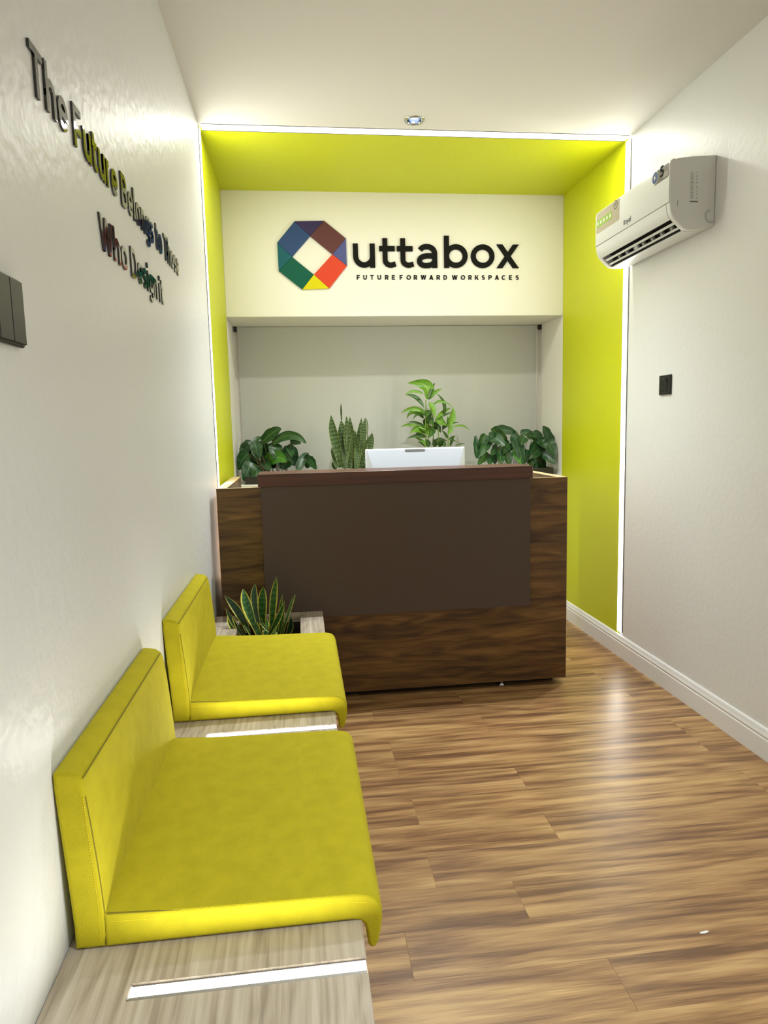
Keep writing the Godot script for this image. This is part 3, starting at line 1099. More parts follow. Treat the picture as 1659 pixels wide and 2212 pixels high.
# a geometric sans letter as strokes (centre lines) and filled outlines; w its width, h the height of its body, s the thickness of its strokes, up the height of its ascender
func glyph(ch: String, w: float, h: float, s: float, up: float) -> Dictionary:
	var L := []
	var P := []
	var k := s * 0.5
	var rx := (w - s) * 0.5
	var ry := minf((h - s) * 0.5, rx * 1.04)
	var full := (h - s) * 0.5
	match ch:
		"u":
			L.append([Vector2(k, h)] + arc(w * 0.5, k + ry, rx, ry, 180, 360) + [Vector2(w - k, h)])
			L.append([Vector2(w - k, h), Vector2(w - k, 0)])
		"n", "h":
			L.append([Vector2(k, 0), Vector2(k, up if ch == "h" else h)])
			L.append([Vector2(k, h * 0.4)] + arc(w * 0.5, h - k - ry, rx, ry, 180, 0) + [Vector2(w - k, 0)])
		"r":
			L.append([Vector2(k, 0), Vector2(k, h)])
			L.append(arc(k + rx * 1.5, h - k - ry, rx * 1.5, ry, 180, 88))
		"t":
			var tx := w * 0.36
			L.append([Vector2(tx, up)] + arc(tx + w * 0.36, k + w * 0.3, w * 0.36, w * 0.3, 180, 275) + [Vector2(w, k * 1.5)])
			L.append([Vector2(0, h - k), Vector2(w * 0.96, h - k)])
		"e":
			L.append(arc(w * 0.5, h * 0.5, rx, full, 0, 318))
			L.append([Vector2(k, h * 0.5 - k * 0.2), Vector2(w - k * 0.4, h * 0.5 - k * 0.2)])
		"o", "O":
			L.append(arc(w * 0.5, h * 0.5, rx, full, 0, 360))
		"a":
			L.append(arc(w * 0.46, h - k - ry * 0.82, rx * 0.92, ry * 0.82, 148, 90) + arc(w * 0.5, h - k - ry * 0.82, rx, ry * 0.82, 80, 0) + [Vector2(w - k, 0)])
			var by := h * 0.29
			L.append([Vector2(w - k, by * 2.0 - k * 0.7), Vector2(w * 0.46, by * 2.0 - k * 0.7)] + arc(w * 0.42, by, w * 0.42 - k, by - k * 0.85, 90, 270) + arc(w * 0.46, by, w * 0.5 - k * 0.9, by - k * 0.85, 272, 350))
		"b":
			L.append([Vector2(k, 0), Vector2(k, up)])
			L.append(arc(w * 0.5, h * 0.5, rx, full, 0, 360))
		"g":
			L.append(arc(w * 0.5, h * 0.53, rx, (h * 0.94 - s) * 0.5, 0, 360))
			L.append([Vector2(w - k, h)] + arc(w * 0.5, -h * 0.04, rx, h * 0.26, 0, -150))
		"s", "S":
			var q := (h - s) * 0.25
			L.append(arc(w * 0.5, h - k - q, rx, q, 35, 262) + arc(w * 0.5, k + q, rx, q, 82, -145))
		"l":
			L.append([Vector2(k, 0), Vector2(k, up)])
		"i":
			L.append([Vector2(k, 0), Vector2(k, h)])
			var dot := PackedVector2Array()
			for p in arc(k, up - s * 0.5, s * 0.62, s * 0.62, 0, 345):
				dot.append(p)
			P.append(dot)
		"x":
			P.append(PackedVector2Array([Vector2(0, 0), Vector2(s * 1.25, 0), Vector2(w, h), Vector2(w - s * 1.25, h)]))
			P.append(PackedVector2Array([Vector2(w - s * 1.25, 0), Vector2(w, 0), Vector2(s * 1.25, h), Vector2(0, h)]))
		"T":
			L.append([Vector2(0, h - k), Vector2(w, h - k)])
			L.append([Vector2(w * 0.5, h), Vector2(w * 0.5, 0)])
		"F", "E":
			L.append([Vector2(k, 0), Vector2(k, h)])
			L.append([Vector2(k, h - k), Vector2(w, h - k)])
			L.append([Vector2(k, h * 0.5), Vector2(w * 0.92, h * 0.5)] if ch == "E" else [Vector2(k, h * 0.44), Vector2(w * 0.9, h * 0.44)])
			if ch == "E":
				L.append([Vector2(k, k), Vector2(w, k)])
		"B", "P", "R", "D":
			L.append([Vector2(k, 0), Vector2(k, h)])
			if ch == "D":
				L.append([Vector2(k, h - k)] + arc(w - k - full * 0.85, h * 0.5, full * 0.85, full, 90, -90) + [Vector2(k, k)])
			else:
				var b := h * (0.52 if ch == "B" else 0.44)
				var r := (h - k - b) * 0.5
				var wd := w * 0.93 if ch == "B" else w
				L.append([Vector2(k, h - k)] + arc(wd - k - r, h - k - r, r, r, 90, -90) + [Vector2(k, b)])
				if ch == "B":
					var r2 := (b - k) * 0.5
					L.append([Vector2(k, b)] + arc(w - k - r2, k + r2, r2, r2, 90, -90) + [Vector2(k, k)])
				if ch == "R":
					P.append(PackedVector2Array([Vector2(w * 0.42, b), Vector2(w - s * 1.2, 0), Vector2(w, 0), Vector2(w * 0.42 + s * 1.2, b)]))
		"U":
			L.append([Vector2(k, h)] + arc(w * 0.5, k + ry, rx, ry, 180, 360) + [Vector2(w - k, h)])
		"C":
			L.append(arc(w * 0.5, h * 0.5, rx, full, 45, 315))
		"W":
			var t := s * 1.12
			for q in [[0.0, 0.24], [0.24, 0.5], [0.5, 0.76], [0.76, 1.0]]:
				var a: float = q[0] * (w - t)
				var c: float = q[1] * (w - t)
				var down: bool = q[0] == 0.0 or q[0] == 0.5
				var ya := h if down else 0.0
				P.append(PackedVector2Array([Vector2(a, ya), Vector2(a + t, ya), Vector2(c + t, h - ya), Vector2(c, h - ya)]))
		"A":
			P.append(PackedVector2Array([Vector2(0, 0), Vector2(s * 1.15, 0), Vector2(w * 0.5 + s * 0.55, h), Vector2(w * 0.5 - s * 0.55, h)]))
			P.append(PackedVector2Array([Vector2(w - s * 1.15, 0), Vector2(w, 0), Vector2(w * 0.5 + s * 0.55, h), Vector2(w * 0.5 - s * 0.55, h)]))
			L.append([Vector2(w * 0.2, h * 0.3), Vector2(w * 0.8, h * 0.3)])
		"K":
			L.append([Vector2(k, 0), Vector2(k, h)])
			P.append(PackedVector2Array([Vector2(k, h * 0.28), Vector2(s * 1.3, h * 0.28), Vector2(w, h), Vector2(w - s * 1.3, h)]))
			P.append(PackedVector2Array([Vector2(w - s * 1.3, 0), Vector2(w, 0), Vector2(w * 0.4 + s, h * 0.58), Vector2(w * 0.4 - s * 0.2, h * 0.58)]))
	return {"lines": L, "fills": P}


# one raised letter; its strokes differ by hairs in thickness so that no two faces coincide
func letter(parent: Node, ch: String, at: Vector3, right: Vector3, w: float, h: float, s: float, up: float, thick: float, m: Material):
	var g := glyph(ch, w, h, s, up)
	var out := right.cross(Vector3.UP)
	var st := mb()
	var k := 0
	for line in g.lines:
		var pts: Array = line
		var ring: bool = pts.size() > 4 and pts[0].distance_to(pts[-1]) < 1e-5
		var lft := []
		var rgt := []
		var n := pts.size() - (1 if ring else 0)
		for i in n:
			var a: Vector2 = pts[(i + n - 1) % n] if ring or i > 0 else pts[i]
			var c: Vector2 = pts[(i + 1) % n] if ring or i < n - 1 else pts[i]
			var d1: Vector2 = (pts[i] - a).normalized() if a != pts[i] else (c - pts[i]).normalized()
			var d2: Vector2 = (c - pts[i]).normalized() if c != pts[i] else d1
			var nn := miter(Vector2(-d1.y, d1.x), Vector2(-d2.y, d2.x)) * s * 0.5
			lft.append(pts[i] + nn)
			rgt.append(pts[i] - nn)
		var t := thick + k * 0.00012
		ribbon(st, lft, rgt, ring, at, right, out, t)
		k += 1
	for f in g.fills:
		var poly: PackedVector2Array = f
		if Geometry2D.is_polygon_clockwise(poly):
			poly.reverse()
		extrude(st, poly, at, right, Vector3.UP, out, thick + k * 0.00012, 0.0, 1, 30.0)
		k += 1
	put(st, "letter", m, parent)


func ribbon(st: SurfaceTool, lft: Array, rgt: Array, ring: bool, at: Vector3, right: Vector3, out: Vector3, t: float):
	var n := lft.size()
	var p := func(q: Vector2, z: float) -> Vector3: return at + right * q.x + Vector3.UP * q.y + out * z
	var z2 := [Vector2.ZERO, Vector2.ZERO, Vector2.ZERO, Vector2.ZERO]
	for i in (n if ring else n - 1):
		var j := (i + 1) % n
		face(st, [p.call(lft[i], t), p.call(lft[j], t), p.call(rgt[j], t), p.call(rgt[i], t)], [out, out, out, out], z2)
		for side in [[lft, 1.0], [rgt, -1.0]]:
			var a: Vector2 = side[0][i]
			var b: Vector2 = side[0][j]
			var d := (b - a).normalized()
			var nn: Vector3 = (right * -d.y + Vector3.UP * d.x) * side[1]
			face(st, [p.call(a, 0.0), p.call(b, 0.0), p.call(b, t), p.call(a, t)], [nn, nn, nn, nn], z2)
	if not ring:
		for e in [[0, 1], [n - 1, n - 2]]:
			var d: Vector2 = ((lft[e[0]] + rgt[e[0]]) - (lft[e[1]] + rgt[e[1]])).normalized()
			var nn := right * d.x + Vector3.UP * d.y
			face(st, [p.call(lft[e[0]], 0.0), p.call(rgt[e[0]], 0.0), p.call(rgt[e[0]], t), p.call(lft[e[0]], t)], [nn, nn, nn, nn], z2)


func build_company_letters():
	var o := thing("sign_lettering", Vector3(0.78, 2.257, ZB), "large black lower-case raised lettering on the cream wall, right of the octagonal emblem", "sign")
	for g in [["u", 0.780, 0.135], ["t", 0.942, 0.100], ["t", 1.052, 0.102], ["a", 1.176, 0.128], ["b", 1.348, 0.149], ["o", 1.518, 0.151], ["x", 1.683, 0.143]]:
		var s := 0.031 if g[0] != "x" else 0.030
		letter(o, g[0], Vector3(g[1] - 0.78, 0, 0), Vector3.RIGHT, g[2], 0.142 if g[0] != "t" else 0.128, s if g[0] != "t" else 0.030, 0.192 if g[0] == "b" else 0.174, 0.010, M.letter_black)
	o = thing("sign_lettering", Vector3(0.8, 2.186, ZB), "row of small black spaced capitals under the large sign letters", "sign")
	var xs := [800, 840, 884, 928, 975, 1018, 1067, 1109, 1155, 1199, 1253, 1299, 1343, 1397, 1453, 1502, 1544, 1588, 1631, 1673, 1717, 1764, 1808]
	var ws := [19, 22, 20, 22, 21, 18, 18, 28, 21, 34, 25, 22, 22, 35, 28, 21, 23, 19, 21, 25, 25, 18, 19]
	var text := "FUTUREFORWARDWORKSPACES"
	for k in text.length():
		letter(o, text[k], Vector3(xs[k] * 0.001 - 0.8, 0, 0), Vector3.RIGHT, ws[k] * 0.001, 0.028, 0.0052, 0.028, 0.005, M.letter_black)


func build_slogan():
	var natural := {"T": 0.74, "h": 0.66, "e": 0.70, "F": 0.64, "u": 0.66, "t": 0.44, "r": 0.40, "B": 0.74, "l": 0.155, "o": 0.72, "n": 0.66, "g": 0.70, "s": 0.56, "W": 1.18, "D": 0.80, "i": 0.155}
	var lines := [
		[1.838, 0.080, [["The", 2.228, 2.047], ["Future", 2.012, 1.690], ["Belongs", 1.652, 1.278], ["to", 1.243, 1.146], ["Those", 1.112, 0.838]], "upper line of glossy black raised slogan letters on the left wall"],
		[1.681, 0.075, [["Who", 1.874, 1.635], ["Design", 1.596, 1.268], ["it", 1.236, 1.176]], "lower line of glossy black raised slogan letters on the left wall"],
	]
	for line in lines:
		var o := thing("slogan_lettering", Vector3(0, line[0], line[2][0][1]), line[3], "lettering", "slogan on the left wall")
		var cap: float = line[1]
		for word in line[2]:
			var text: String = word[0]
			var total := 0.0
			for k in text.length():
				total += natural[text[k]] + (0.14 if k < text.length() - 1 else 0.0)
			var unit: float = (word[1] - word[2]) / total
			var z: float = word[1]
			for k in text.length():
				var ch := text[k]
				var w: float = natural[ch] * unit
				var tall := ch in "TFBWD"
				letter(o, ch, Vector3(0, 0, z - line[2][0][1]), Vector3.FORWARD, w, cap if tall else cap * 0.75, cap * 0.165, cap * (1.04 if ch != "t" else 0.95), 0.0045, M.black_gloss)
				z -= w + 0.14 * unit


# ---------------------------------------------------------------- blind, monitor, switches

func build_blind():
	var o := thing("roller_blind", Vector3(1.06, YL, -1.278), "plain grey roller blind covering the window niche behind the plants", "blind")
	var x0 := 0.028 - 1.06
	var x1 := 2.094 - 1.06
	var st := mb()
	var nx := 60
	var ny := 24
	var g := noise(12, 1.0)
	var hgt := YL - SILL - 0.02
	var at := func(i: int, j: int) -> Vector3:
		var x := lerpf(x0, x1, float(i) / nx)
		var t := float(j) / ny
		return Vector3(x, -hgt * t - 0.004, 0.0025 * t * (g.get_noise_2d(x * 3.2, t * 0.4) + 0.6 * g.get_noise_2d(x * 8.0, 3.0 + t * 0.3)))
	for i in nx:
		for j in ny:
			var a: Vector3 = at.call(i, j)
			var b: Vector3 = at.call(i + 1, j)
			var c: Vector3 = at.call(i + 1, j + 1)
			var d: Vector3 = at.call(i, j + 1)
			var nn := func(ii: int, jj: int) -> Vector3:
				var u: Vector3 = at.call(ii + 1, jj) - at.call(ii - 1, jj)
				var v: Vector3 = at.call(ii, jj - 1) - at.call(ii, jj + 1)
				return u.cross(v).normalized()
			face(st, [a, b, c, d], [nn.call(i, j), nn.call(i + 1, j), nn.call(i + 1, j + 1), nn.call(i, j + 1)], [Vector2.ZERO, Vector2.ZERO, Vector2.ZERO, Vector2.ZERO])
	put(st, "cloth", M.blind_cloth, o)
	st = mb()
	bx(st, Vector3(x0, -hgt - 0.012, -0.006), Vector3(x1, -hgt, 0.006), 0.002)
	put(st, "bottom_bar", M.blind_track, o)
	for x in [0.008 - 1.06, 2.099 - 1.06]:
		st = mb()
		bx(st, Vector3(x, -0.034, -0.012), Vector3(x + 0.016, 0.0, 0.016), 0.002)
		put(st, "bracket", M.black_plastic, o)
	for c in [[2.083, 0.012, 2.076, 0.014], [2.090, 0.012, 2.087, 0.013]]:
		st = mb()
		tube(st, [Vector3(c[0] - 1.06, -0.03, c[1]), Vector3((c[0] + c[2]) * 0.5 - 1.06, -0.45, c[1] + 0.004), Vector3(c[2] - 1.06, -0.9, c[3])], 0.0018, 6)
		put(st, "pull_cord", M.cord_white, o, Vector3.ZERO, "thin white pull cord")
	# light leaking through two slits in the cloth, coloured in as pale strips
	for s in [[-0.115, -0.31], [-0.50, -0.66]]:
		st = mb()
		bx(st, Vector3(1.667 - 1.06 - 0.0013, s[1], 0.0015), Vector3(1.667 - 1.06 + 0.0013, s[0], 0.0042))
		put(st, "pale_light_slit", M.cord_white, o)


func build_monitor():
	var o := thing("computer_monitor", Vector3(1.008, 0.741, -0.06), "white computer monitor seen from behind, standing on the brown desk", "monitor")
	var y0 := 0.10
	var y1 := 0.429
	var w := 0.262
	var st := mb()
	bx(st, Vector3(-w, y0, -0.012), Vector3(w, y1, 0.0), 0.003)
	put(st, "frame", M.monitor_white, o)
	# rear shell: flush at the top, deeper and narrower towards the bottom
	st = mb()
	var a := [Vector3(-w + 0.003, y1 - 0.003, 0.0), Vector3(w - 0.003, y1 - 0.003, 0.0), Vector3(w - 0.003, y0 + 0.003, 0.0), Vector3(-w + 0.003, y0 + 0.003, 0.0)]
	var b := [Vector3(-w + 0.008, y1 - 0.006, 0.005), Vector3(w - 0.008, y1 - 0.006, 0.005), Vector3(w - 0.10, y0 + 0.03, 0.07), Vector3(-w + 0.10, y0 + 0.03, 0.07)]
	for k in 4:
		var j := (k + 1) % 4
		var q := [a[k], a[j], b[j], b[k]]
		var nn: Vector3 = (q[1] - q[0]).cross(q[3] - q[0]).normalized()
		if nn.dot((q[0] + q[2]) * 0.5 - Vector3(0, 0.26, 0.0)) < 0:
			nn = -nn
		face(st, q, [nn, nn, nn, nn], [Vector2.ZERO, Vector2.ZERO, Vector2.ZERO, Vector2.ZERO])
	var nf: Vector3 = (b[1] - b[0]).cross(b[3] - b[0]).normalized()
	if nf.z < 0:
		nf = -nf
	face(st, b, [nf, nf, nf, nf], [Vector2.ZERO, Vector2.ZERO, Vector2.ZERO, Vector2.ZERO])
	put(st, "rear_shell", M.monitor_white, o)
	st = mb()
	bx(st, Vector3(-0.056, y1 - 0.018, 0.002), Vector3(0.049, y1 - 0.004, 0.0085), 0.001)
	put(st, "top_latch", M.monitor_grey, o)
	st = mb()
	bx(st, Vector3(-w + 0.012, y0 + 0.014, -0.0128), Vector3(w - 0.012, y1 - 0.012, -0.0118))
	put(st, "screen", M.night_glass, o)
	st = mb()
	bx(st, Vector3(-0.035, 0.0, 0.02), Vector3(0.035, y0 + 0.06, 0.032), 0.003)
	put(st, "stand", M.monitor_white, o)
	st = mb()
	bx(st, Vector3(-0.11, -0.0008, -0.08), Vector3(0.11, 0.008, 0.08), 0.002)
	put(st, "foot", M.monitor_white, o)


func build_switches():
	# right wall: a plate with one large rocker
	var o := thing("light_switch", Vector3(XR, 1.4, 0.407), "small black rocker switch on the right wall below the air conditioner", "switch")
	var st := mb()
	bx(st, Vector3(-0.009, 0.0, -0.049), Vector3(0.0, 0.091, 0.051), 0.002)
	put(st, "plate", M.black_plastic, o)
	st = mb()
	bx(st, Vector3(-0.0095, 0.016, -0.036), Vector3(-0.006, 0.078, 0.026), 0.001)
	put(st, "bezel", M.dark_hollow, o)
	st = mb()
	var rk := PackedVector2Array([Vector2(0.004, 0.019), Vector2(0.0105, 0.019), Vector2(0.0115, 0.047), Vector2(0.0135, 0.075), Vector2(0.004, 0.075)])
	extrude(st, rk, Vector3(0, 0, -0.033), Vector3.LEFT, Vector3.UP, Vector3.BACK, 0.056, 0.001, 2, 30.0)
	put(st, "rocker", M.black_plastic, o)
	st = mb()
	disc(st, Vector3(-0.0128, 0.071, -0.006), 0.0025, 0.0012)
	put(st, "indicator", M.grey_print, o)
	# left wall, at the edge of the frame
	o = thing("light_switch", Vector3(0, 1.413, 2.43), "large black switch plate on the left wall near the slogan, cut by the picture's edge", "switch")
	st = mb()
	bx(st, Vector3(0.0, 0.0, -0.0675), Vector3(0.008, 0.099, 0.075), 0.002)
	put(st, "plate", M.black_plastic, o)
	for k in 3:
		st = mb()
		bx(st, Vector3(0.006, 0.004, -0.0655 + 0.0465 * k), Vector3(0.0118, 0.0955, -0.0655 + 0.0465 * k + 0.0455), 0.0012)
		put(st, "rocker", M.black_plastic, o)
	# a scrap on the floor
	o = thing("paper_scrap", Vector3(1.376, 0.0, 1.997), "tiny white paper scrap lying on the wooden floor at right", "scrap")
	st = mb()
	extrude(st, PackedVector2Array([Vector2(-0.014, -0.003), Vector2(-0.002, -0.005), Vector2(0.007, -0.003), Vector2(0.014, 0.001), Vector2(0.006, 0.004), Vector2(-0.001, 0.002), Vector2(-0.008, 0.002)]), Vector3.ZERO, Vector3.RIGHT, Vector3.FORWARD, Vector3.UP, 0.0008)
	put(st, "flake", M.trim_paint, o)


# ---------------------------------------------------------------- plants

# a leaf through three points (millimetres from the plant's base) of width w; style sets its outline
func leaf(parent: Node, q: Array, base: Vector3, style: String, m: Material, fold: float, lim: Vector2):
	var b := Vector3(q[0], q[1], q[2]) * 0.001
	var mid := Vector3(q[3], q[4], q[5]) * 0.001
	var t := Vector3(q[6], q[7], q[8]) * 0.001
	b.x = clampf(b.x + base.x, lim.x, lim.y) - base.x
	mid.x = clampf(mid.x + base.x, lim.x, lim.y) - base.x
	t.x = clampf(t.x + base.x, lim.x, lim.y) - base.x
	var c := mid * 2.0 - (b + t) * 0.5
	var w: float = q[9] * 0.0005 * {"broad": 1.62, "slender": 1.6, "spear": 1.0}[style]
	var facing := Vector3(rng.randf_range(-0.35, 0.35), rng.randf_range(0.0, 0.35) if style != "spear" else rng.randf_range(-0.1, 0.1), 1.0).normalized()
	var n := 14
	var cols := [-1.0, -0.8, -0.4, 0.0, 0.4, 0.8, 1.0]
	var grid := []
	var twist := rng.randf_range(-0.25, 0.25)
	var wave := rng.randf_range(0.0, TAU)
	for i in n + 1:
		var s := float(i) / n
		var p := b.lerp(c, s).lerp(c.lerp(t, s), s)
		var d := ((c - b) * (1.0 - s) + (t - c) * s).normalized()
		var side := d.cross(facing.rotated(d, twist * s)).normalized()
		var nn := side.cross(d).normalized()
		var k := 0.0
		match style:
			"broad":
				k = pow(sin(PI * clampf(0.10 + 0.885 * pow(s, 0.86), 0, 1)), 0.62)
				k *= 1.0 + 0.05 * sin(s * 17.0 + wave)
			"slender":
				k = pow(sin(PI * clampf(0.04 + 0.955 * pow(s, 0.72), 0, 1)), 0.95)
			"spear":
				k = lerpf(0.62, 1.0, smoothstep(0.0, 0.5, s)) * (1.0 if s < 0.5 else maxf(0.0, 1.0 - pow((s - 0.5) / 0.5, 1.9)))
		k = maxf(k, 0.02)
		var row := []
		for u in cols:
			var lift: float = fold * (u * u) * w * k + (0.05 * w * sin(s * 14.0 + wave + u * 1.5) * absf(u) if style == "broad" else 0.0)
			var pt: Vector3 = p + side * u * w * k + nn * lift
			pt.x = clampf(pt.x + base.x, lim.x - 0.006, lim.y + 0.006) - base.x
			row.append(pt)
		grid.append(row)
	var st := mb()
	st.set_smooth_group(0)
	for i in n + 1:
		for j in cols.size():
			st.set_uv(Vector2(cols[j] * 0.5 + 0.5, float(i) / n))
			st.add_vertex(grid[i][j])
	for i in n:
		for j in cols.size() - 1:
			var a := i * cols.size() + j
			for k in [a, a + 1, a + cols.size(), a + 1, a + cols.size() + 1, a + cols.size()]:
				st.add_index(k)
	st.generate_normals()
	put(st, "leaf", m, parent)


func stalk(o: Node, a: Vector3, b: Vector3, sag: float, r: float, m: Material, called := "stalk"):
	var pts := []
	for k in 7:
		var t := k / 6.0
		pts.append(a.lerp(b, t) + Vector3(0, sag * sin(PI * t), 0))
	var st := mb()
	tube(st, pts, r, 6, r * 0.7)
	put(st, called, m, o)


func pot(o: Node, half: Vector2, h: float):
	var st := mb()
	var t := 0.006
	bx(st, Vector3(-half.x, 0, -half.y), Vector3(half.x, 0.006, half.y), 0.001)
	bx(st, Vector3(-half.x, 0.006, half.y - t), Vector3(half.x, h, half.y), 0.001)
	bx(st, Vector3(-half.x, 0.006, -half.y), Vector3(half.x, h, -half.y + t), 0.001)
	bx(st, Vector3(-half.x, 0.006, -half.y + t), Vector3(-half.x + t, h, half.y - t), 0.001)
	bx(st, Vector3(half.x - t, 0.006, -half.y + t), Vector3(half.x, h, half.y - t), 0.001)
	put(st, "planter", M.pot_dark, o)
	st = mb()
	soil_mound(st, Vector3(0, h - 0.012, 0), Vector2(half.x - t, half.y - t), 0.006)
	put(st, "soil", M.soil, o)


func build_plants():
	# broad_left
	var broad_left := [
		[-75,268,7,-13,320,33,47,348,51,45], [-11,255,18,104,303,53,202,251,89,37], [102,261,14,136,262,52,170,251,85,25], [-146,261,-28,-185,244,-12,-225,213,-2,38],
		[-168,194,27,-209,153,34,-252,90,33,57], [-154,194,24,-149,117,-17,-145,8,-68,69], [-135,261,-2,-111,285,-21,-88,299,-43,21], [-128,270,3,-118,220,14,-109,151,19,52],
		[-80,274,-29,-78,213,-35,-79,129,-49,46], [-53,136,-13,10,166,35,74,136,84,57], [71,229,16,100,178,-18,128,104,-60,64], [45,182,18,-6,217,-20,-60,233,-64,49],
		[142,79,7,178,142,-26,214,185,-66,38], [217,151,-30,240,123,25,261,83,76,36], [224,169,-17,214,134,-31,203,83,-49,43], [-148,134,29,-173,88,56,-199,21,76,60],
		[-116,119,-13,-122,74,43,-129,11,93,57], [0,248,2,5,209,23,9,154,39,55], [46,217,-18,73,186,38,98,142,89,51], [94,222,11,100,201,54,105,171,94,36],
		[-163,253,24,-193,212,-2,-225,152,-33,43], [-113,233,-8,-147,177,-29,-182,95,-58,55], [-63,178,-21,-36,142,-47,-9,88,-78,49], [103,155,-12,73,128,9,42,87,25,49],
		[-89,142,-30,-61,119,7,-35,84,39,43], [-15,171,-10,-56,131,-17,-98,70,-31,49], [19,129,19,42,112,12,65,85,1,36], [-179,97,-11,-164,78,-3,-151,49,1,55],
	]
	# broad_right
	var broad_right := [
		[-218,270,-16,-177,246,38,-134,203,85,48], [-97,209,-22,-159,273,17,-218,314,49,43], [-186,302,-25,-107,303,-16,-25,278,-15,39], [-309,123,30,-308,209,9,-304,272,-21,27],
		[-244,277,9,-267,229,15,-289,161,14,43], [217,165,-3,178,258,13,143,323,19,52], [157,247,-18,182,196,28,210,122,66,61], [94,289,-25,131,227,-17,171,138,-17,46],
		[7,286,-29,63,275,-18,122,243,-13,31], [144,144,-6,178,117,39,213,72,76,41], [107,114,-7,140,81,-18,176,33,-34,48], [142,184,-14,93,157,40,46,115,89,45],
		[118,207,-26,83,178,8,50,135,37,39], [-51,274,-7,-25,190,23,4,72,43,48], [-57,174,-10,-37,133,22,-16,73,47,29], [-113,178,0,-104,136,23,-94,77,41,52],
		[-130,188,24,-145,169,29,-160,141,31,39], [-218,149,-21,-252,121,-29,-284,76,-41,35], [-204,155,27,-194,124,25,-183,81,18,33], [-24,292,-18,-41,272,33,-57,245,82,19],
		[24,255,5,4,234,30,-15,204,52,39], [83,62,23,116,45,8,150,17,-10,27], [-157,193,-9,-192,174,34,-226,144,73,39], [-208,238,-22,-252,197,21,-294,137,57,39],
		[-69,217,-24,-104,190,13,-137,149,47,39], [-145,157,12,-156,127,50,-166,86,83,39], [37,170,21,29,133,23,23,81,21,39], [-71,208,-18,-47,186,-22,-21,152,-29,39],
		[62,106,2,79,77,14,97,34,21,39], [-198,140,-26,-218,114,27,-236,79,76,35], [122,225,0,139,207,26,156,177,48,39], [49,250,-17,72,259,-15,95,262,-16,31],
	]
	# slender
	var slender := [
		[-12,520,-16,-13,609,-43,-131,628,-70,53], [-3,516,-6,26,582,-30,56,629,-61,15], [1,517,-26,43,558,-20,96,586,-14,19], [-40,553,25,-113,568,44,-171,542,62,12],
		[-37,464,16,-87,532,-16,-149,552,-48,19], [-24,429,2,-105,458,-18,-183,430,-37,19], [-20,412,-20,-98,437,-45,-138,393,-70,22], [-32,395,-17,-83,416,35,-122,384,86,14],
		[-1,491,20,19,452,41,28,389,63,28], [-44,436,18,-52,455,-17,-60,467,-53,8], [106,416,-11,94,496,9,47,552,29,18], [28,477,14,79,499,43,157,453,72,10],
		[43,389,23,104,434,-22,167,459,-74,16], [89,403,6,121,419,24,152,425,38,10], [140,338,0,165,405,-28,176,462,-56,33], [133,321,-2,137,370,-35,142,406,-73,18],
		[156,355,26,171,360,51,186,358,74,6], [157,331,3,234,336,-15,285,301,-33,9], [127,286,25,145,319,23,163,341,19,17], [120,258,23,93,291,49,67,312,71,12],
		[79,357,1,81,388,-4,84,410,-11,22], [39,379,6,80,367,1,122,341,-8,30], [-21,339,-20,-88,367,-26,-144,368,-32,11], [-25,314,19,-116,352,-32,-180,336,-82,13],
		[-10,296,-27,-79,323,1,-136,293,29,31], [-13,268,-13,-80,279,-1,-153,264,12,17], [-23,209,-2,-49,245,-13,-101,269,-25,13], [-7,279,30,-9,326,-9,-11,360,-53,39],
		[23,359,-5,47,342,-27,71,315,-51,35], [130,247,8,159,263,-13,189,270,-38,9], [141,243,-9,158,241,23,176,231,52,8], [141,204,-11,153,241,4,166,266,16,11],
		[55,250,24,77,257,-23,100,259,-71,9], [39,242,-26,84,247,-34,129,239,-47,18], [45,218,16,73,226,23,100,226,27,17], [178,203,-16,215,216,-20,252,217,-27,6],
		[-20,205,-19,-49,228,-9,-78,240,-3,11], [-4,447,-27,-10,410,10,-15,359,42,31], [4,442,24,-17,422,59,-37,394,91,21], [26,331,14,3,302,55,-19,263,92,31],
		[56,337,-29,70,320,-31,85,294,-35,28], [-8,206,28,-23,235,44,-37,256,57,24], [42,204,-5,24,236,43,6,259,89,21], [68,203,7,71,231,38,75,250,65,21],
		[108,202,-12,102,224,-32,96,240,-54,18], [116,357,-3,109,338,-32,103,311,-64,21], [2,394,-7,4,372,44,7,341,93,28], [-19,395,-10,-9,363,-47,2,317,-88,28],
		[-39,304,-27,-61,298,-41,-84,284,-58,18],
	]
	# spear_plain
	var spear_plain := [
		[-82,90,36,-122,278,42,-141,428,49,69], [-43,78,14,-61,261,-2,-72,395,-19,79], [-70,395,-20,-72,450,5,-74,503,30,14], [-22,80,13,-36,260,27,-41,420,41,63],
		[-6,79,6,-13,249,24,-19,415,42,69], [6,75,-1,8,202,23,10,326,46,84], [28,79,31,44,243,15,60,407,0,63], [50,183,18,66,295,25,82,406,32,51],
		[52,76,-6,100,211,5,126,307,16,69], [64,94,36,95,242,9,96,301,-18,14], [91,299,36,96,361,34,82,409,32,9], [-105,87,39,-121,173,15,-120,262,-10,60],
		[-119,75,-13,-131,101,16,-142,127,46,33], [-69,80,36,-71,163,20,-73,246,3,78], [56,73,-13,82,176,-20,108,278,-26,79], [-32,78,24,-24,191,5,-16,304,-15,60],
		[14,78,47,24,175,34,34,273,21,60],
	]
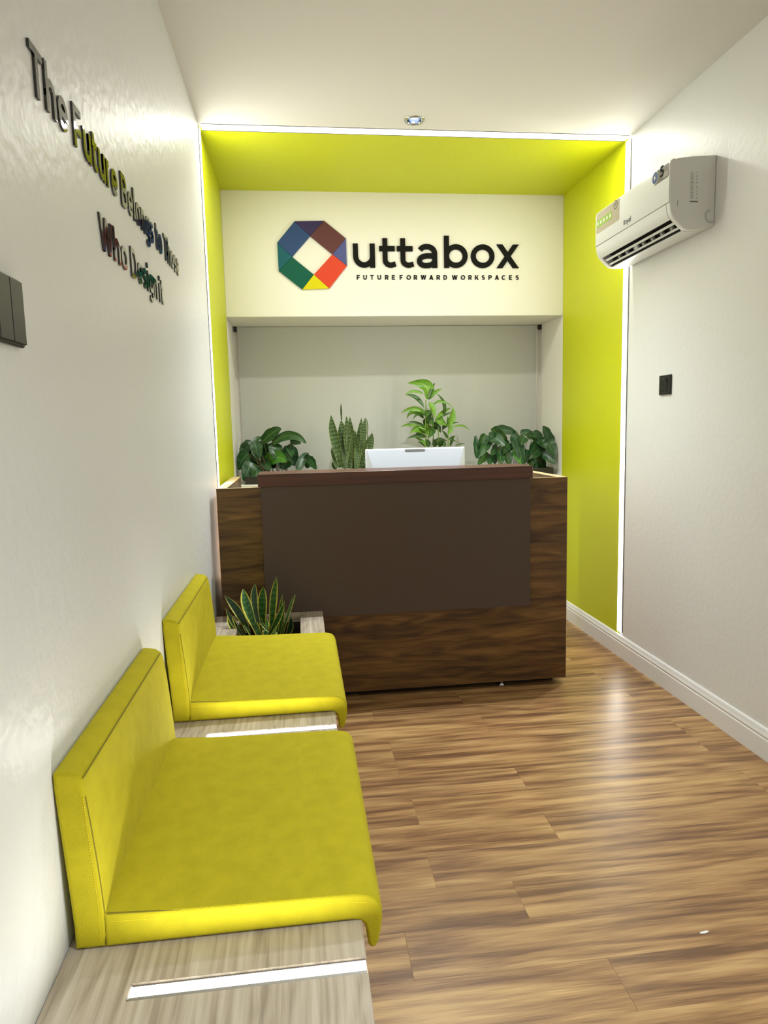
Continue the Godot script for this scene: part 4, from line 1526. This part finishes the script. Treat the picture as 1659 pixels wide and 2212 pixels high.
	# spear_edged
	var spear_edged := [
		[-91,55,-8,-133,142,-40,-191,208,-73,31], [-38,46,25,-88,157,-31,-110,230,-87,38], [-45,103,14,-59,200,-10,-52,263,-34,26], [-30,43,-34,-26,176,-21,-16,254,-9,35],
		[9,40,-36,21,186,-29,40,292,-22,28], [-34,28,-33,-53,123,-58,-47,169,-84,31], [33,50,2,52,159,26,65,231,49,11], [55,35,-28,91,144,-44,118,199,-60,13],
		[-5,44,23,40,122,47,74,208,71,21], [-128,40,18,-160,99,-5,-167,142,-29,24], [-73,54,58,-109,93,-17,-161,102,-92,12], [2,70,46,-32,98,-1,-43,131,-48,12],
		[11,23,-26,22,52,-52,33,82,-79,29], [71,24,-9,92,76,19,95,131,47,22], [41,37,-22,57,110,-9,67,173,5,19], [-108,50,24,-150,104,-5,-183,162,-33,19],
		[-15,42,15,-16,66,-37,-17,92,-89,29], [-109,23,-34,-126,54,-48,-142,87,-63,19],
	]
	var lim := Vector2(0.014, XR - 0.014)
	var o := thing("potted_plant", Vector3(0.25, SILL, -1.06), "bushy dark green broad-leaved plant at the left end of the sill behind the desk", "plant", "plants on the sill")
	pot(o, Vector2(0.19, 0.12), 0.05)
	for k in broad_left.size():
		var q: Array = broad_left[k]
		leaf(o, q, o.position, "broad", M.leaf_broad_young if k == 9 else M.leaf_broad, 0.22, lim)
		stalk(o, Vector3(q[0] * 0.0004 + 0.02, 0.035, q[2] * 0.001), Vector3(q[0], q[1], q[2] - 4.0) * 0.001, 0.01, 0.0022, M.stem_brown)
	o = thing("potted_plant", Vector3(1.88, SILL, -0.99), "bushy dark green broad-leaved plant at the right end of the sill behind the desk", "plant", "plants on the sill")
	pot(o, Vector2(0.19, 0.1), 0.05)
	for k in broad_right.size():
		var q: Array = broad_right[k]
		leaf(o, q, o.position, "broad", M.leaf_broad_young if k in [14, 17] else M.leaf_broad, 0.22, lim)
		stalk(o, Vector3(q[0] * 0.0005, 0.035, q[2] * 0.001), Vector3(q[0], q[1], q[2] - 4.0) * 0.001, 0.01, 0.0022, M.stem_brown)
	o = thing("snake_plant", Vector3(0.76, SILL, -1.05), "snake plant with banded grey-green sword leaves on the sill left of the monitor", "plant", "plants on the sill")
	pot(o, Vector2(0.11, 0.1), 0.05)
	for q in spear_plain:
		q[9] *= 0.86
		leaf(o, q, o.position, "spear", M.leaf_spear, 0.5, lim)
	o = thing("potted_plant", Vector3(1.27, SILL, -1.05), "tall bright green plant with slender arching leaves on the sill behind the monitor", "plant", "plants on the sill")
	pot(o, Vector2(0.13, 0.1), 0.05)
	for s in [[-30, 30, -19, 513], [30, 30, 26, 394], [26, 394, 3, 498], [124, 30, 129, 293], [129, 293, 140, 356], [70, 30, 60, 330], [0, 30, -10, 360]]:
		stalk(o, Vector3(s[0], s[1], 0) * 0.001, Vector3(s[2], s[3], 0) * 0.001, 0.0, 0.0055, M.stem_green, "cane")
	for k in slender.size():
		leaf(o, slender[k], o.position, "slender", M.leaf_slender_dark if k % 3 == 1 or k > 28 else M.leaf_slender, 0.35, lim)
	o = thing("snake_plant", Vector3(0.25, 0.36, 0.55), "snake plant with yellow-edged green leaves growing from the hole in the bench", "plant")
	for k in spear_edged.size():
		spear_edged[k][9] *= 1.2
		leaf(o, spear_edged[k], o.position, "spear", M.leaf_edged_dark if k in [0, 2, 13, 15, 17] else M.leaf_edged, 0.5, lim)
